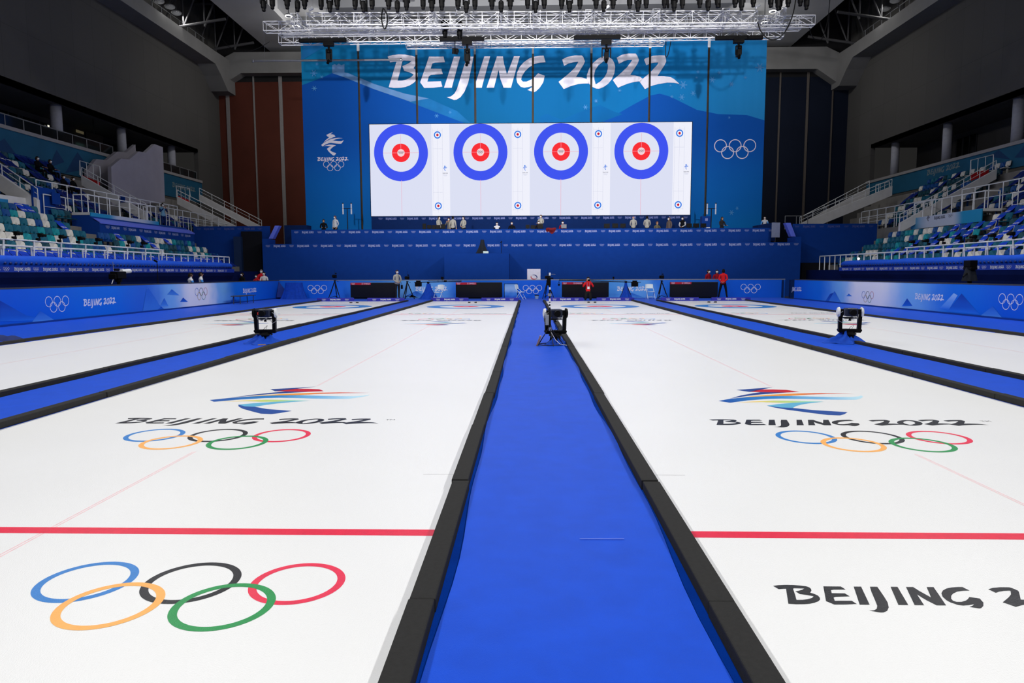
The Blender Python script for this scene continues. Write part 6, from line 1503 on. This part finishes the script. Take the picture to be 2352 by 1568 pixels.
tier(1141.5, 510, 0, 'person in black and white sitting left of the middle of the upper tier', (226,226,232), 51.7, legs='sit', arms='desk', sleeves=(20,20,24))
tier(1175.5, 509, .1, 'person in black sitting right of the one in black and white on the upper tier', (18,18,22), 51.7, legs='sit', arms='desk')
tier(1237, 507.5, .2, 'person with dark hair sitting in front of the standing one in grey, upper tier middle', (26,22,24), 51.7, legs='sit', arms='desk', hair=(44,22,20))
tier(1242.5, 493.5, -.5, 'person in grey with a blue lanyard standing behind a seated one, upper tier middle', GREY, 52.3, arms='desk', hair=(96,70,52))
tier(1292.5, 507.5, -.1, 'person in a dark red jacket sitting at the grey laptop on the upper tier', (150,24,40), 51.8, legs='sit', arms='desk')
tier(1455, 496, PI, 'balding person in grey seen from behind on the upper tier, left of a pair', GREY, mask=False, bald=True, arms='front')
tier(1486.5, 496, PI-.15, 'person in grey seen from behind on the upper tier, right of a pair', GREY, mask=False, arms='front')
tier(1509.5, 508.5, .3, 'person in an olive top sitting right of the pair in grey, upper tier', (110,104,84), 51.8, legs='sit', arms='desk', hair=(130,90,60), mask=False)
tier(1537, 499, -1.0, 'person with long brown hair on the upper tier, left of the right screens', (112,98,92), 52.2, hair=(78,52,44), longhair=True)
tier(1568, 498, -.6, 'person in a black vest with white sleeves on the upper tier, right part', (16,16,20), 52.2, sleeves=(206,208,214), arms='front')
tier(1658.5, 498, .4, 'person in black and grey bending over at the right end of the upper tier', (48,46,48), 51.4, arms='desk', longhair=True, mask=False)
tier(1757, 496.5, -.4, 'person in a white and blue jacket behind the right counter of the upper tier', WHITEJ, 53.0, sleeves=(90,160,230), arms='desk')
# in the left stand
h = P(373, 467, Y=47.3); person((h[0], 47.3, h[2]-1.75), .9, 'person in a blue and white jacket standing on the stair of the left stand', (120,170,205), (18,40,96), arms='phone', sleeves=(16,40,100))
for px, py, k, lab in [(85, 361, 5, 'person in black sitting high up in the left stand, farthest left of four'), (114.5, 368.5, 5, 'person in black sitting high up in the left stand, second from the left'), (144, 395, 3, 'person in black sitting in the upper left stand, third from the left'), (166, 399.5, 3, 'person in black sitting in the upper left stand, nearest the white stair wall')]:
    h = P(px, py, X=UX(k)+.05); person((h[0], h[1], UZ(k)+.02), PI/2, lab, (12,12,16), (14,14,18), arms='desk', legs='sit')
# ---------------------------------------------------------------- light
def area(name, loc, size, power, col=(1, 1, 1), target=None, spread=120, sy=None):
    l = bpy.data.lights.new(name, 'AREA'); l.energy = power; l.color = col; l.shape = 'RECTANGLE' if sy else 'DISK'; l.size = size
    if sy: l.size_y = sy
    l.spread = math.radians(spread)
    o = bpy.data.objects.new(name, l); C.objects.link(o); o.location = loc
    d = Vector(target)-Vector(loc) if target else Vector((0, 0, -1))
    o.rotation_euler = d.to_track_quat('-Z', 'Y').to_euler()
    return o
K = .236
for y in (-4, 5, 14, 23, 31):
    for x in (-16.5, 0.2, 16.9):
        area('rink_lamp', (x, y, 19.5), 1.2, (3300 if x != .2 else 1700)*K, (1, .985, .965), target=((x-.2)*.1, y+3, 0), spread=150)
for x in (-9, 0.2, 9.4):
    area('backdrop_lamp', (x, -2, 10.5), .7, 2500*K, (1, .98, .97), target=(x*.9, 58, 13.5), spread=30)
for x, y in ((-12, 47.5), (0.2, 48), (12.4, 47.5)):
    area('roof_uplight', (x, y, 18.2), .8, 1500*K, target=(x, y+7, 27), spread=150)
for q in FL[:5]:
    area('floodlight_beam', (q[0]+(.3 if q[0] < 0 else -.3), q[1], q[2]-.15), .5, 260*K, (1, .98, .94), target=(q[0]+(2.2 if q[0] < 0 else -2.2), q[1]+1, q[2]-6), spread=170)
for s in (-1, 1):  # unseen fill lights added to brighten the side and back walls
    for y, e in ((50, 60), (60, 300)): area('wall_fill', (s*16, y, 22.5), 1.5, e, (1, .97, .93), target=(s*31, y+7, 14), spread=140)
    area('wall_fill', (s*22, 50, 18), 1.5, 85, (1, .96, .92), target=(s*25, 70, 5), spread=130)
for x, y in ((-8.6, 35.5), (-4.5, 33.5), (-2.2, 36.5), (1.8, 34), (5.2, 36), (8.8, 33.8)):
    l = bpy.data.lights.new('pin_spot', 'SPOT'); l.energy = 240; l.spot_size = .5; l.spot_blend = .6; l.shadow_soft_size = .12
    o = bpy.data.objects.new('pin_spot', l); C.objects.link(o); o.location = (x, y, 16.8)
    o.rotation_euler = (Vector((x*.5, 2.6, 0))-o.location).to_track_quat('-Z', 'Y').to_euler()
w = bpy.data.worlds.new('World'); bpy.context.scene.world = w; w.use_nodes = True
w.node_tree.nodes['Background'].inputs[0].default_value = (.62, .6, .58, 1); w.node_tree.nodes['Background'].inputs[1].default_value = .025
# ---------------------------------------------------------------- camera
cd = bpy.data.cameras.new('Camera'); cam = bpy.data.objects.new('Camera', cd); C.objects.link(cam)
cd.sensor_width = 36; cd.lens = FPX*36/2352; cd.clip_end = 300; cd.clip_start = .05
cd.dof.use_dof = True; cd.dof.focus_distance = 5.5; cd.dof.aperture_fstop = 9
fw, rt = ray(1176, 784), ray(2176, 784)-ray(1176, 784)
rt = rt.normalized(); fw = fw.normalized(); up = rt.cross(fw)
M = Matrix((rt, up, -fw)).transposed().to_4x4(); M.translation = EYE; cam.matrix_world = M
sc = bpy.context.scene; sc.camera = cam
sc.view_settings.view_transform = 'Standard'; sc.view_settings.look = 'None'; sc.view_settings.exposure = 0; sc.view_settings.gamma = 1; sc.view_settings.use_curve_mapping = False
sc.cycles.max_bounces = 5; sc.cycles.diffuse_bounces = 3; sc.cycles.glossy_bounces = 3; sc.cycles.transmission_bounces = 4; sc.cycles.caustics_reflective = False; sc.cycles.caustics_refractive = False
sc.cycles.sample_clamp_indirect = 4; sc.cycles.use_denoising = True
try: sc.cycles.denoiser = 'OPENIMAGEDENOISE'
except Exception: pass
